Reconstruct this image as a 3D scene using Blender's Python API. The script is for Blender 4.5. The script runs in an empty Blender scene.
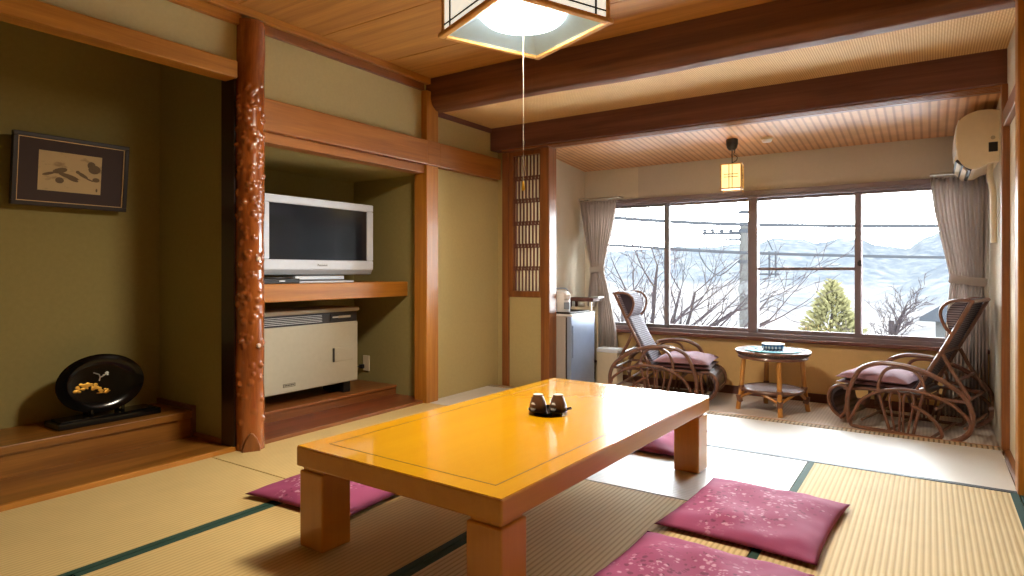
import bpy, bmesh, math, random
from mathutils import Vector, Matrix
random.seed(7)
PI = math.pi
D = bpy.data
C = bpy.context.scene.collection
R = math.radians

# ------------------------------------------------------------------ materials
def nt(name):
    m = D.materials.new(name); m.use_nodes = True
    n = m.node_tree.nodes; l = m.node_tree.links
    b = n['Principled BSDF']
    return m, n, l, b

def rgb(r, g, b):   # sRGB 0-255 -> linear
    def f(c):
        c /= 255.0
        return c / 12.92 if c <= .04045 else ((c + .055) / 1.055) ** 2.4
    return (f(r), f(g), f(b), 1)

def plain(name, col, rough=.5, metal=0, coat=0, noise=.06, nscale=30, bump=0, spec=.5):
    m, n, l, b = nt(name)
    b.inputs['Roughness'].default_value = rough
    b.inputs['Metallic'].default_value = metal
    b.inputs['Coat Weight'].default_value = coat
    b.inputs['Coat Roughness'].default_value = .06
    b.inputs['Specular IOR Level'].default_value = spec
    tc = n.new('ShaderNodeTexCoord'); no = n.new('ShaderNodeTexNoise')
    no.inputs['Scale'].default_value = nscale; no.inputs['Detail'].default_value = 5
    l.new(tc.outputs['Object'], no.inputs['Vector'])
    mx = n.new('ShaderNodeMix'); mx.data_type = 'RGBA'
    mx.inputs['A'].default_value = [c * (1 - noise) for c in col[:3]] + [1]
    mx.inputs['B'].default_value = [min(1, c * (1 + noise)) for c in col[:3]] + [1]
    l.new(no.outputs['Fac'], mx.inputs['Factor']); l.new(mx.outputs['Result'], b.inputs['Base Color'])
    if bump:
        bp = n.new('ShaderNodeBump'); bp.inputs['Strength'].default_value = bump; bp.inputs['Distance'].default_value = .003
        l.new(no.outputs['Fac'], bp.inputs['Height']); l.new(bp.outputs['Normal'], b.inputs['Normal'])
    return m

def wood(name, col, dark, axis='Y', rough=.4, coat=.0, scale=1.0, contrast=.5, stretch=14, bump=.05):
    m, n, l, b = nt(name)
    b.inputs['Roughness'].default_value = rough
    b.inputs['Coat Weight'].default_value = coat
    b.inputs['Coat Roughness'].default_value = .05
    tc = n.new('ShaderNodeTexCoord'); mp = n.new('ShaderNodeMapping')
    s = [6 * scale, 6 * scale, 6 * scale]
    for k, a in enumerate('XYZ'):
        if a == axis: s[k] = 6 * scale / stretch
        else: s[k] = 9 * scale
    mp.inputs['Scale'].default_value = s
    l.new(tc.outputs['Object'], mp.inputs['Vector'])
    no = n.new('ShaderNodeTexNoise'); no.inputs['Scale'].default_value = 2.2
    no.inputs['Detail'].default_value = 6; no.inputs['Distortion'].default_value = .6
    l.new(mp.outputs['Vector'], no.inputs['Vector'])
    n2 = n.new('ShaderNodeTexNoise'); n2.inputs['Scale'].default_value = 14; n2.inputs['Detail'].default_value = 3
    l.new(mp.outputs['Vector'], n2.inputs['Vector'])
    ad = n.new('ShaderNodeMath'); ad.operation = 'MULTIPLY_ADD'; ad.inputs[1].default_value = .35
    l.new(n2.outputs['Fac'], ad.inputs[0]); l.new(no.outputs['Fac'], ad.inputs[2])
    cr = n.new('ShaderNodeValToRGB')
    cr.color_ramp.elements[0].position = .68 - contrast * .4; cr.color_ramp.elements[0].color = dark
    cr.color_ramp.elements[1].position = .68 + contrast * .4; cr.color_ramp.elements[1].color = col
    l.new(ad.outputs[0], cr.inputs['Fac']); l.new(cr.outputs['Color'], b.inputs['Base Color'])
    if bump:
        bp = n.new('ShaderNodeBump'); bp.inputs['Strength'].default_value = bump; bp.inputs['Distance'].default_value = .002
        l.new(ad.outputs[0], bp.inputs['Height']); l.new(bp.outputs['Normal'], b.inputs['Normal'])
    return m

def banded(name, cols, axis='X', period=.02, rough=.5, bump=.3, sharp=.5, noise=.12, spec=.5, dist=.003, cross=None):
    """ribbed surface: tatami ribs, ceiling strips, woven wicker"""
    m, n, l, b = nt(name)
    b.inputs['Roughness'].default_value = rough
    b.inputs['Specular IOR Level'].default_value = spec
    tc = n.new('ShaderNodeTexCoord')
    wv = n.new('ShaderNodeTexWave'); wv.bands_direction = axis; wv.wave_profile = 'SIN'
    wv.inputs['Scale'].default_value = .314159 / period
    l.new(tc.outputs['Object'], wv.inputs['Vector'])
    h = wv.outputs['Fac']
    if cross:
        w2 = n.new('ShaderNodeTexWave'); w2.bands_direction = cross[0]; w2.inputs['Scale'].default_value = .314159 / cross[1]
        l.new(tc.outputs['Object'], w2.inputs['Vector'])
        mu = n.new('ShaderNodeMath'); mu.operation = 'MULTIPLY'
        l.new(h, mu.inputs[0]); l.new(w2.outputs['Fac'], mu.inputs[1]); h = mu.outputs[0]
    cr = n.new('ShaderNodeValToRGB')
    cr.color_ramp.elements[0].position = 0; cr.color_ramp.elements[0].color = cols[0]
    cr.color_ramp.elements[1].position = sharp; cr.color_ramp.elements[1].color = cols[1]
    l.new(h, cr.inputs['Fac'])
    no = n.new('ShaderNodeTexNoise'); no.inputs['Scale'].default_value = 9; no.inputs['Detail'].default_value = 7
    l.new(tc.outputs['Object'], no.inputs['Vector'])
    hs = n.new('ShaderNodeHueSaturation')
    mr = n.new('ShaderNodeMapRange'); mr.inputs['To Min'].default_value = 1 - noise; mr.inputs['To Max'].default_value = 1 + noise
    l.new(no.outputs['Fac'], mr.inputs['Value']); l.new(mr.outputs['Result'], hs.inputs['Value'])
    l.new(cr.outputs['Color'], hs.inputs['Color']); l.new(hs.outputs['Color'], b.inputs['Base Color'])
    bp = n.new('ShaderNodeBump'); bp.inputs['Strength'].default_value = bump; bp.inputs['Distance'].default_value = dist
    l.new(h, bp.inputs['Height']); l.new(bp.outputs['Normal'], b.inputs['Normal'])
    return m

def emit(name, col, strength):
    m, n, l, b = nt(name)
    b.inputs['Base Color'].default_value = col
    b.inputs['Emission Color'].default_value = col
    b.inputs['Emission Strength'].default_value = strength
    return m

def glass_mat(name):
    m, n, l, b = nt(name); n.remove(b)
    o = n['Material Output']
    tr = n.new('ShaderNodeBsdfTransparent'); gl = n.new('ShaderNodeBsdfGlossy'); gl.inputs['Roughness'].default_value = .02
    tr.inputs['Color'].default_value = (.96, .98, .97, 1)
    fr = n.new('ShaderNodeFresnel'); fr.inputs['IOR'].default_value = 1.45
    mx = n.new('ShaderNodeMixShader'); l.new(fr.outputs[0], mx.inputs[0]); l.new(tr.outputs[0], mx.inputs[1]); l.new(gl.outputs[0], mx.inputs[2])
    l.new(mx.outputs[0], o.inputs['Surface'])
    return m

def translucent(name, col, fac=.5):
    m, n, l, b = nt(name)
    b.inputs['Base Color'].default_value = col; b.inputs['Roughness'].default_value = .8
    o = n['Material Output']; t = n.new('ShaderNodeBsdfTranslucent'); t.inputs['Color'].default_value = col
    mx = n.new('ShaderNodeMixShader'); mx.inputs[0].default_value = fac
    l.new(b.outputs[0], mx.inputs[1]); l.new(t.outputs[0], mx.inputs[2]); l.new(mx.outputs[0], o.inputs['Surface'])
    return m

def zabuton_mat(name):
    m, n, l, b = nt(name)
    b.inputs['Roughness'].default_value = .75; b.inputs['Specular IOR Level'].default_value = .2
    tc = n.new('ShaderNodeTexCoord')
    base = rgb(150, 70, 106)
    vo = n.new('ShaderNodeTexVoronoi'); vo.inputs['Scale'].default_value = 44
    l.new(tc.outputs['Object'], vo.inputs['Vector'])
    no = n.new('ShaderNodeTexNoise'); no.inputs['Scale'].default_value = 7; no.inputs['Detail'].default_value = 4
    l.new(tc.outputs['Object'], no.inputs['Vector'])
    # blossoms only inside an irregular patch round the middle
    sp = n.new('ShaderNodeVectorMath'); sp.operation = 'MULTIPLY'; sp.inputs[1].default_value = (4.6, 3.9, 0)
    l.new(tc.outputs['Object'], sp.inputs[0])
    ln = n.new('ShaderNodeVectorMath'); ln.operation = 'LENGTH'; l.new(sp.outputs[0], ln.inputs[0])
    a = n.new('ShaderNodeMath'); a.operation = 'MULTIPLY_ADD'; a.inputs[1].default_value = 1.6
    l.new(no.outputs['Fac'], a.inputs[0]); l.new(ln.outputs['Value'], a.inputs[2])
    inside = n.new('ShaderNodeMapRange'); inside.inputs['From Min'].default_value = 1.95; inside.inputs['From Max'].default_value = 1.6
    l.new(a.outputs[0], inside.inputs['Value'])
    fl = n.new('ShaderNodeMapRange'); fl.inputs['From Min'].default_value = .5; fl.inputs['From Max'].default_value = .36
    l.new(vo.outputs['Distance'], fl.inputs['Value'])
    n3 = n.new('ShaderNodeTexNoise'); n3.inputs['Scale'].default_value = 60; l.new(tc.outputs['Object'], n3.inputs['Vector'])
    g3 = n.new('ShaderNodeMapRange'); g3.inputs['From Min'].default_value = .44; g3.inputs['From Max'].default_value = .54
    l.new(n3.outputs['Fac'], g3.inputs['Value'])
    m1 = n.new('ShaderNodeMath'); m1.operation = 'MULTIPLY'; l.new(inside.outputs[0], m1.inputs[0]); l.new(fl.outputs[0], m1.inputs[1])
    m2 = n.new('ShaderNodeMath'); m2.operation = 'MULTIPLY'; l.new(m1.outputs[0], m2.inputs[0]); l.new(g3.outputs[0], m2.inputs[1])
    m3 = n.new('ShaderNodeMath'); m3.operation = 'MULTIPLY'; m3.inputs[1].default_value = .7; l.new(m2.outputs[0], m3.inputs[0])
    # a few dark stems
    cmx = n.new('ShaderNodeMix'); cmx.data_type = 'RGBA'; cmx.inputs['A'].default_value = rgb(92, 44, 66); cmx.inputs['B'].default_value = rgb(206, 158, 178)
    gt = n.new('ShaderNodeMath'); gt.operation = 'GREATER_THAN'; gt.inputs[1].default_value = .5
    l.new(vo.outputs['Color'], gt.inputs[0]); l.new(gt.outputs[0], cmx.inputs['Factor'])
    mx = n.new('ShaderNodeMix'); mx.data_type = 'RGBA'; mx.inputs['A'].default_value = base
    l.new(cmx.outputs['Result'], mx.inputs['B']); l.new(m3.outputs[0], mx.inputs['Factor']); l.new(mx.outputs['Result'], b.inputs['Base Color'])
    bp = n.new('ShaderNodeBump'); bp.inputs['Strength'].default_value = .25; bp.inputs['Distance'].default_value = .01
    l.new(no.outputs['Fac'], bp.inputs['Height']); l.new(bp.outputs['Normal'], b.inputs['Normal'])
    return m

M = {}
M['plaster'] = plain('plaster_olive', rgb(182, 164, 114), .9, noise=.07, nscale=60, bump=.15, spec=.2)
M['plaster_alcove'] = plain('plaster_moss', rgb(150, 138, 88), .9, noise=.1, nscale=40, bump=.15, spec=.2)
M['plaster_pale'] = plain('plaster_pale', rgb(214, 204, 184), .9, noise=.04, nscale=50, bump=.1, spec=.2)
M['plaster_grey'] = plain('plaster_greige', rgb(200, 190, 176), .9, noise=.04, nscale=50, bump=.1, spec=.2)
M['plaster_ochre'] = plain('plaster_ochre', rgb(226, 190, 130), .85, noise=.05, nscale=50, bump=.1, spec=.2)
M['door_cream'] = plain('door_cream', rgb(222, 208, 180), .7, noise=.04, nscale=14)
for ax in 'XYZ':
    M['wood_' + ax] = wood('cedar_' + ax, rgb(190, 126, 44), rgb(156, 96, 26), ax, .42, .08)
    M['wood_red_' + ax] = wood('red_wood_' + ax, rgb(150, 92, 46), rgb(114, 66, 32), ax, .36, .12)
    M['wood_dark_' + ax] = wood('dark_wood_' + ax, rgb(122, 76, 64), rgb(92, 54, 46), ax, .6, 0)
M['floor_red'] = wood('alcove_red_floor', rgb(134, 72, 44), rgb(98, 50, 30), 'Y', .28, .2)
M['rail_wood'] = wood('long_rail_wood', rgb(164, 102, 36), rgb(130, 76, 22), 'Y', .42, .08)
M['floor_wood'] = wood('alcove_floor_wood', rgb(158, 104, 42), rgb(116, 72, 24), 'Y', .34, .15)
M['ceiling_board'] = wood('ceiling_board', rgb(194, 136, 60), rgb(158, 104, 42), 'X', .6, 0, .9, .55, 16)
M['ceiling_weave'] = banded('woven_ceiling', (rgb(186, 140, 84), rgb(232, 194, 134)), 'X', .012, .7, .3, .6, .1, cross=('Y', .02), spec=.2)
M['ceiling_strip'] = banded('strip_ceiling', (rgb(172, 120, 80), rgb(210, 158, 110)), 'X', .046, .5, .35, .4, .25, dist=.004)
M['pillar'] = wood('burl_wood', rgb(168, 92, 36), rgb(112, 54, 20), 'Z', .2, .55, 1.2, .7, 5, 0)
M['beam'] = wood('beam_log_wood', rgb(128, 80, 48), rgb(92, 54, 32), 'X', .65, 0)
M['black_wood'] = plain('black_post', rgb(40, 16, 14), .3, coat=.2)
M['table_top'] = wood('table_lacquer', rgb(222, 162, 8), rgb(212, 148, 4), 'Y', .25, .9, .5, .9, 10, 0)
M['table_side'] = wood('table_wood', rgb(206, 140, 36), rgb(188, 120, 24), 'Y', .3, .4, .7, .8, 10, .02)
M['table_leg'] = wood('table_leg_wood', rgb(206, 140, 44), rgb(184, 114, 30), 'Z', .3, .3, .7, .8, 10, .02)
M['inlay'] = plain('dark_inlay', rgb(52, 26, 10), .4)
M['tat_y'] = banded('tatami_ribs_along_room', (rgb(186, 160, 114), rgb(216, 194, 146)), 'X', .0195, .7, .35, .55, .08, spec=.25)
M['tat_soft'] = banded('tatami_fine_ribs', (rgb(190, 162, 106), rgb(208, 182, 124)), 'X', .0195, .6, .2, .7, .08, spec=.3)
M['tat_x_sheen'] = banded('tatami_across_painted_sheen', (rgb(208, 202, 194), rgb(218, 214, 208)), 'Y', .0195, .36, .2, .6, .05, spec=.5)  # window sheen painted in as a paler, near-neutral mat colour
M['heri'] = plain('green_binding', rgb(30, 66, 54), .75, noise=.15, nscale=200)
M['heri_dark'] = plain('dark_binding', rgb(40, 52, 60), .5)
M['edge'] = banded('edge_weave', (rgb(110, 92, 70), rgb(186, 166, 136)), 'X', .024, .7, .3, .6, .1, spec=.2)
M['subfloor'] = plain('subfloor', rgb(90, 66, 44), .8)
M['carpet'] = banded('ribbed_carpet', (rgb(204, 190, 178), rgb(226, 214, 204)), 'Y', .03, .9, .2, .6, .1, cross=('X', .02), spec=.1)
M['black_lacquer'] = plain('black_lacquer', rgb(9, 8, 8), .12, coat=0, spec=.3)
M['gold'] = plain('gold_leaf', rgb(206, 156, 60), .35, .7, noise=.25, nscale=90)
M['silver'] = plain('silver_inlay', rgb(190, 190, 186), .35, .6)
M['tv_white'] = plain('tv_silver_white', rgb(204, 212, 226), .35)
M['tv_grey'] = plain('tv_grey', rgb(150, 156, 164), .35)
M['screen'] = plain('dark_screen', rgb(26, 30, 38), .16, noise=.02, coat=.3)
M['heater'] = plain('heater_beige', rgb(178, 172, 152), .45)
M['heater_top'] = plain('heater_taupe', rgb(170, 156, 132), .45)
M['dark_plastic'] = plain('dark_plastic', rgb(44, 37, 35), .45)
M['black'] = plain('black_plastic', rgb(22, 20, 20), .45)
M['light_metal'] = plain('pale_metal', rgb(200, 196, 190), .35, .6)
M['white'] = plain('white_plastic', rgb(236, 236, 236), .4)
M['cream_plastic'] = plain('cream_plastic', rgb(222, 204, 172), .45)
M['fridge_side'] = plain('fridge_grey', rgb(176, 166, 156), .5)
M['fridge_door'] = plain('fridge_blue_steel', rgb(150, 166, 196), .3, .2, noise=.15, nscale=6)
M['curtain'] = translucent('curtain_mauve', rgb(214, 204, 198), .45)
M['alu'] = plain('bronze_frame', rgb(134, 118, 122), .45, .1)
M['alu_grey'] = plain('grey_frame', rgb(122, 118, 122), .45, .1)
M['sill'] = wood('sill_wood', rgb(128, 78, 62), rgb(98, 54, 42), 'X', .3, .4)
M['glass'] = glass_mat('window_glass')
M['paper'] = translucent('shoji_paper', rgb(246, 236, 210), .55)
M['lamp_paper'] = emit('lamp_paper', (1, .97, .82, 1), .75)
M['lamp_dome'] = emit('lamp_dome', (1, .99, .97, 1), 3.0)
M['lamp_inside'] = plain('lamp_inside_white', rgb(188, 222, 240), .6)
M['lantern'] = emit('lantern_paper', (1, .80, .34, 1), 1.15)
M['lamp_wood'] = wood('lamp_wood', rgb(226, 180, 112), rgb(200, 148, 80), 'X', .4, .1)
M['rattan'] = wood('rattan_brown', rgb(138, 94, 72), rgb(96, 62, 48), 'X', .35, .25, 2, .8, 6, 0)
M['rattan_pale'] = wood('rattan_honey', rgb(212, 152, 74), rgb(176, 112, 46), 'Z', .3, .4, 2, .8, 6, 0)
M['wicker'] = banded('wicker_dark', (rgb(54, 40, 44), rgb(128, 104, 108)), 'Y', .014, .35, .6, .7, .2, cross=('X', .018))
M['wicker_back'] = banded('wicker_grey', (rgb(70, 62, 72), rgb(150, 142, 152)), 'Y', .014, .7, .4, .7, .2, cross=('Z', .014), spec=.15)
M['wicker_table'] = banded('wicker_brown', (rgb(70, 50, 46), rgb(140, 116, 108)), 'X', .012, .7, .5, .7, .2, cross=('Y', .012))
M['wicker_shelf'] = banded('wicker_mauve', (rgb(138, 118, 122), rgb(190, 176, 180)), 'X', .010, .4, .4, .7, .15, cross=('Y', .010))
M['pad'] = plain('cushion_mauve', rgb(150, 112, 122), .85, noise=.12, nscale=40, bump=.1)
M['pad_under'] = plain('cushion_brown', rgb(96, 60, 62), .7, noise=.12, nscale=40)
M['teal'] = plain('teal_glass', rgb(30, 160, 172), .5, coat=.0, noise=.15, nscale=50)
M['blue_china'] = banded('blue_white_china', (rgb(60, 110, 160), rgb(214, 232, 240)), 'X', .022, .2, .0, .8, .1, cross=('Z', .03))
M['cup'] = plain('brown_glaze', rgb(92, 64, 46), .3, noise=.3, nscale=80)
M['cup_white'] = plain('white_glaze', rgb(216, 214, 208), .3)
M['zab'] = zabuton_mat('zabuton_cloth')
M['brass'] = plain('brass', rgb(206, 156, 50), .3, .8)
M['cord'] = plain('white_cord', rgb(170, 160, 144), .6)
M['frame_dark'] = plain('picture_frame_dark', rgb(36, 21, 16), .45, coat=.0)
M['mat_purple'] = plain('picture_mount', rgb(62, 46, 46), .7)
M['gold_line'] = plain('picture_fillet', rgb(204, 170, 120), .4, .3)

def ink_picture():
    m, n, l, b = nt('ink_painting')
    b.inputs['Roughness'].default_value = .6
    tc = n.new('ShaderNodeTexCoord')
    mp = n.new('ShaderNodeMapping'); mp.inputs['Scale'].default_value = (8, 8, 16)
    l.new(tc.outputs['Object'], mp.inputs['Vector'])
    no = n.new('ShaderNodeTexNoise'); no.inputs['Scale'].default_value = 1.4; no.inputs['Detail'].default_value = 6
    l.new(mp.outputs['Vector'], no.inputs['Vector'])
    cr = n.new('ShaderNodeValToRGB')
    cr.color_ramp.elements[0].position = .56; cr.color_ramp.elements[0].color = rgb(196, 172, 128)
    cr.color_ramp.elements[1].position = .66; cr.color_ramp.elements[1].color = rgb(158, 134, 96)
    l.new(no.outputs['Fac'], cr.inputs['Fac']); l.new(cr.outputs['Color'], b.inputs['Base Color'])
    return m
M['ink'] = ink_picture()
M['ink_dark'] = plain('ink_wash', rgb(112, 92, 66), .7, noise=.2)
# outside
M['bark'] = plain('bare_bark', rgb(32, 28, 29), .9, noise=.3, nscale=20, spec=0)
M['twig'] = plain('bare_twig', rgb(35, 30, 32), .9, spec=0)
M['concrete'] = plain('pole_concrete', rgb(46, 45, 44), .9, spec=0)
M['cable'] = plain('cable_grey', rgb(34, 35, 38), .7, spec=0)
M['needle'] = plain('needle_green', rgb(70, 67, 46), .9, noise=.4, nscale=8, spec=0)
M['roof'] = plain('roof_grey', rgb(38, 40, 44), .8, spec=0)
M['housewall'] = plain('house_wall', rgb(48, 48, 48), .9, spec=0)

def terrain_mat():
    m, n, l, b = nt('winter_hillside')
    b.inputs['Roughness'].default_value = 1; b.inputs['Specular IOR Level'].default_value = 0
    tc = n.new('ShaderNodeTexCoord')
    def ramp(scale, det, rough, cols):
        no = n.new('ShaderNodeTexNoise'); no.inputs['Scale'].default_value = scale; no.inputs['Detail'].default_value = det; no.inputs['Roughness'].default_value = rough
        l.new(tc.outputs['Object'], no.inputs['Vector'])
        cr = n.new('ShaderNodeValToRGB'); e = cr.color_ramp.elements
        e[0].position = .36; e[0].color = cols[0]; e[1].position = .64; e[1].color = cols[2]
        x = e.new(.5); x.color = cols[1]
        l.new(no.outputs['Fac'], cr.inputs['Fac']); return cr.outputs['Color']
    forest = ramp(.05, 12, .8, (rgb(43, 46, 52), rgb(55, 57, 60), rgb(72, 71, 70)))
    valley = ramp(.06, 9, .7, (rgb(60, 58, 58), rgb(74, 71, 70), rgb(84, 80, 78)))
    sp = n.new('ShaderNodeSeparateXYZ'); geo = n.new('ShaderNodeNewGeometry'); l.new(geo.outputs['Position'], sp.inputs[0])
    n2 = n.new('ShaderNodeTexNoise'); n2.inputs['Scale'].default_value = .012; n2.inputs['Detail'].default_value = 6; l.new(tc.outputs['Object'], n2.inputs['Vector'])
    ma = n.new('ShaderNodeMath'); ma.operation = 'MULTIPLY_ADD'; ma.inputs[1].default_value = 22; l.new(n2.outputs['Fac'], ma.inputs[0]); l.new(sp.outputs['Z'], ma.inputs[2])
    mr = n.new('ShaderNodeMapRange'); mr.inputs['From Min'].default_value = -7; mr.inputs['From Max'].default_value = 3; l.new(ma.outputs[0], mr.inputs['Value'])
    mx = n.new('ShaderNodeMix'); mx.data_type = 'RGBA'; l.new(mr.outputs['Result'], mx.inputs['Factor']); l.new(valley, mx.inputs['A']); l.new(forest, mx.inputs['B'])
    l.new(mx.outputs['Result'], b.inputs['Base Color'])
    return m
M['hill'] = terrain_mat()

# ------------------------------------------------------------------ mesh builder
class MB:
    def __init__(s): s.v = []; s.f = []; s.mi = []
    def add(s, vs, fs, xf=None, mi=0):
        o = len(s.v)
        s.v += [tuple(xf @ Vector(p)) if xf else tuple(p) for p in vs]
        s.f += [tuple(i + o for i in f) for f in fs]; s.mi += [mi] * len(fs)
        return s
    def box(s, x0, x1, y0, y1, z0, z1, xf=None, mi=0):
        return s.add([(x0,y0,z0),(x1,y0,z0),(x1,y1,z0),(x0,y1,z0),(x0,y0,z1),(x1,y0,z1),(x1,y1,z1),(x0,y1,z1)],
                     [(0,3,2,1),(4,5,6,7),(0,1,5,4),(1,2,6,5),(2,3,7,6),(3,0,4,7)], xf, mi)
    def tube(s, pts, r, n=8, closed=False, xf=None, mi=0):
        P = [Vector(p) for p in pts]; k = len(P)
        rs = r if isinstance(r, (list, tuple)) else [r] * k
        vs = []; fs = []
        up = None
        for i in range(k):
            if closed: t = P[(i + 1) % k] - P[i - 1]
            else: t = P[min(i + 1, k - 1)] - P[max(i - 1, 0)]
            if t.length < 1e-9: t = Vector((0, 0, 1))
            t.normalize()
            if up is None:
                up = Vector((0, 0, 1)) if abs(t.z) < .9 else Vector((1, 0, 0))
            a = up - t * up.dot(t)
            if a.length < 1e-6: a = t.orthogonal()
            a.normalize(); up = a; b = t.cross(a)
            for j in range(n):
                w = 2 * PI * j / n
                vs.append(P[i] + (a * math.cos(w) + b * math.sin(w)) * rs[i])
        for i in range(k if closed else k - 1):
            for j in range(n):
                a0 = i * n + j; a1 = i * n + (j + 1) % n; i2 = ((i + 1) % k) * n
                fs.append((a0, a1, i2 + (j + 1) % n, i2 + j))
        if not closed:
            fs.append(tuple(reversed(range(n)))); fs.append(tuple((k - 1) * n + j for j in range(n)))
        return s.add(vs, fs, xf, mi)
    def lathe(s, prof, n=32, c=(0,0,0), xf=None, mi=0, sx=1, sy=1):
        vs = []; fs = []; k = len(prof)
        for r, z in prof:
            for j in range(n):
                w = 2 * PI * j / n
                vs.append((c[0] + max(r, 1e-4) * math.cos(w) * sx, c[1] + max(r, 1e-4) * math.sin(w) * sy, c[2] + z))
        for i in range(k - 1):
            for j in range(n):
                fs.append((i*n+j, i*n+(j+1)%n, (i+1)*n+(j+1)%n, (i+1)*n+j))
        fs.append(tuple(reversed(range(n)))); fs.append(tuple((k-1)*n+j for j in range(n)))
        return s.add(vs, fs, xf, mi)
    def prism(s, poly, d0, d1, axis='Y', xf=None, mi=0):
        def P(a, b, d): return {'Y': (a, d, b), 'X': (d, a, b), 'Z': (a, b, d)}[axis]
        k = len(poly)
        vs = [P(a, b, d0) for a, b in poly] + [P(a, b, d1) for a, b in poly]
        fs = [tuple(range(k)), tuple(reversed(range(k, 2*k)))] + [(i, i+k, (i+1)%k+k, (i+1)%k) for i in range(k)]
        return s.add(vs, fs, xf, mi)
    def grid(s, fn, nu, nv, closed_u=False, xf=None, mi=0):
        vs = [fn(i / (nu if closed_u else nu - 1), j / (nv - 1)) for j in range(nv) for i in range(nu)]
        fs = []
        for j in range(nv - 1):
            for i in range(nu if closed_u else nu - 1):
                i2 = (i + 1) % nu
                fs.append((j*nu+i, j*nu+i2, (j+1)*nu+i2, (j+1)*nu+i))
        return s.add(vs, fs, xf, mi)
    def sphere(s, c, r, n=14, m=8, mi=0):
        rx, ry, rz = r if isinstance(r, (tuple, list)) else (r, r, r)
        return s.lathe([(math.sin(PI*i/m), -math.cos(PI*i/m)) for i in range(m+1)], n, (0,0,0), Matrix.Translation(c) @ Matrix.Diagonal((rx, ry, rz, 1)), mi)
    def build(s, name, mat, parent=None, smooth=False, bevel=0, world=False, solid=0, sub=0, seg=2, angle=35):
        me = D.meshes.new(name)
        vs = s.v; loc = Vector((0, 0, 0))
        if parent is None:
            xs = [p[0] for p in vs]; ys = [p[1] for p in vs]; zs = [p[2] for p in vs]
            loc = Vector(((min(xs)+max(xs))/2, (min(ys)+max(ys))/2, min(zs)))
            vs = [(p[0]-loc.x, p[1]-loc.y, p[2]-loc.z) for p in vs]
        elif world:
            a = Vector((0,0,0)); q = parent
            while q is not None: a += q.location; q = q.parent
            vs = [(p[0]-a.x, p[1]-a.y, p[2]-a.z) for p in vs]
        me.from_pydata(vs, [], s.f); me.validate()
        mats = mat if isinstance(mat, (list, tuple)) else [mat]
        for m_ in mats: me.materials.append(m_)
        for p, k in zip(me.polygons, s.mi): p.material_index = k
        bm = bmesh.new(); bm.from_mesh(me); bmesh.ops.recalc_face_normals(bm, faces=bm.faces); bm.to_mesh(me); bm.free()
        o = D.objects.new(name, me); C.objects.link(o); o.location = loc
        if parent is not None: o.parent = parent
        if smooth:
            for p in me.polygons: p.use_smooth = True
            try: me.set_sharp_from_angle(angle=R(angle))
            except Exception: pass
        if solid:
            q = o.modifiers.new('solid', 'SOLIDIFY'); q.thickness = solid; q.offset = 0
        if sub:
            q = o.modifiers.new('sub', 'SUBSURF'); q.levels = sub; q.render_levels = sub
        if bevel:
            q = o.modifiers.new('bevel', 'BEVEL'); q.width = bevel; q.segments = seg; q.limit_method = 'ANGLE'; q.angle_limit = R(40)
        return o

def spline(pts, n=6, closed=False):
    P = [Vector(p) for p in pts]; k = len(P); out = []
    for i in range(k if closed else k - 1):
        p0 = P[(i-1) % k] if (closed or i > 0) else P[0]*2 - P[1]
        p1 = P[i]; p2 = P[(i+1) % k]
        p3 = P[(i+2) % k] if (closed or i < k - 2) else P[-1]*2 - P[-2]
        for j in range(n):
            t = j / n
            out.append(.5*((2*p1) + (p2-p0)*t + (2*p0-5*p1+4*p2-p3)*t*t + (3*p1-p0-3*p2+p3)*t**3))
    if not closed: out.append(P[-1])
    return out

def tag(o, label, cat, group=None):
    o['label'] = label; o['category'] = cat
    if group: o['group'] = group
    return o
def thing(name, label, cat, loc=(0,0,0), rz=0, group=None):
    o = D.objects.new(name, None); C.objects.link(o); o.empty_display_size = .05
    o.location = loc; o.rotation_euler = (0, 0, rz)
    return tag(o, label, cat, group)
def struct(o): o['kind'] = 'structure'; return o
def copy_tree(o, parent=None):
    c = o.copy(); C.objects.link(c)
    if parent is not None: c.parent = parent
    for ch in list(o.children): copy_tree(ch, c)
    return c
def BX(*a): return MB().box(*a)

# ------------------------------------------------------------------ room constants (metres)
XL = -3.05          # left wall face
XR = .33            # right wall face near the veranda
XR2 = 1.25          # right wall of the main room
XB = -3.84          # back of the alcoves
YB = -2.6           # wall behind the camera
YW = 5.25           # window wall
XV = -2.69          # left wall of the veranda
ZV = -.05           # veranda floor
ZC = 2.345          # main ceiling
ZM = 2.135          # middle ceiling

# ------------------------------------------------------------------ setting: floors, walls, ceilings
struct(BX(XL - .9, XR2 + .1, YB - .1, 4.27, -.16, -.055).build('floor', M['subfloor']))
struct(BX(-3.1, XR + .1, 4.27, YW + .1, -.17, ZV).build('floor', M['carpet']))

# left side
struct(BX(-3.17, XL, -2.6, .02, 0, ZC).build('wall_left', M['plaster']))                       # before the tokonoma
b = MB().box(-3.10, XL, .02, 1.94, 2.035, ZC); struct(b.build('wall_left', M['plaster']))
b = MB().box(-3.10, XL, 2.0, 3.50, 1.80, ZC); struct(b.build('wall_left', M['plaster']))
b = MB().box(-3.17, XL, 3.50, 4.40, -.055, ZC); struct(b.build('wall_left', M['plaster']))
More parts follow.
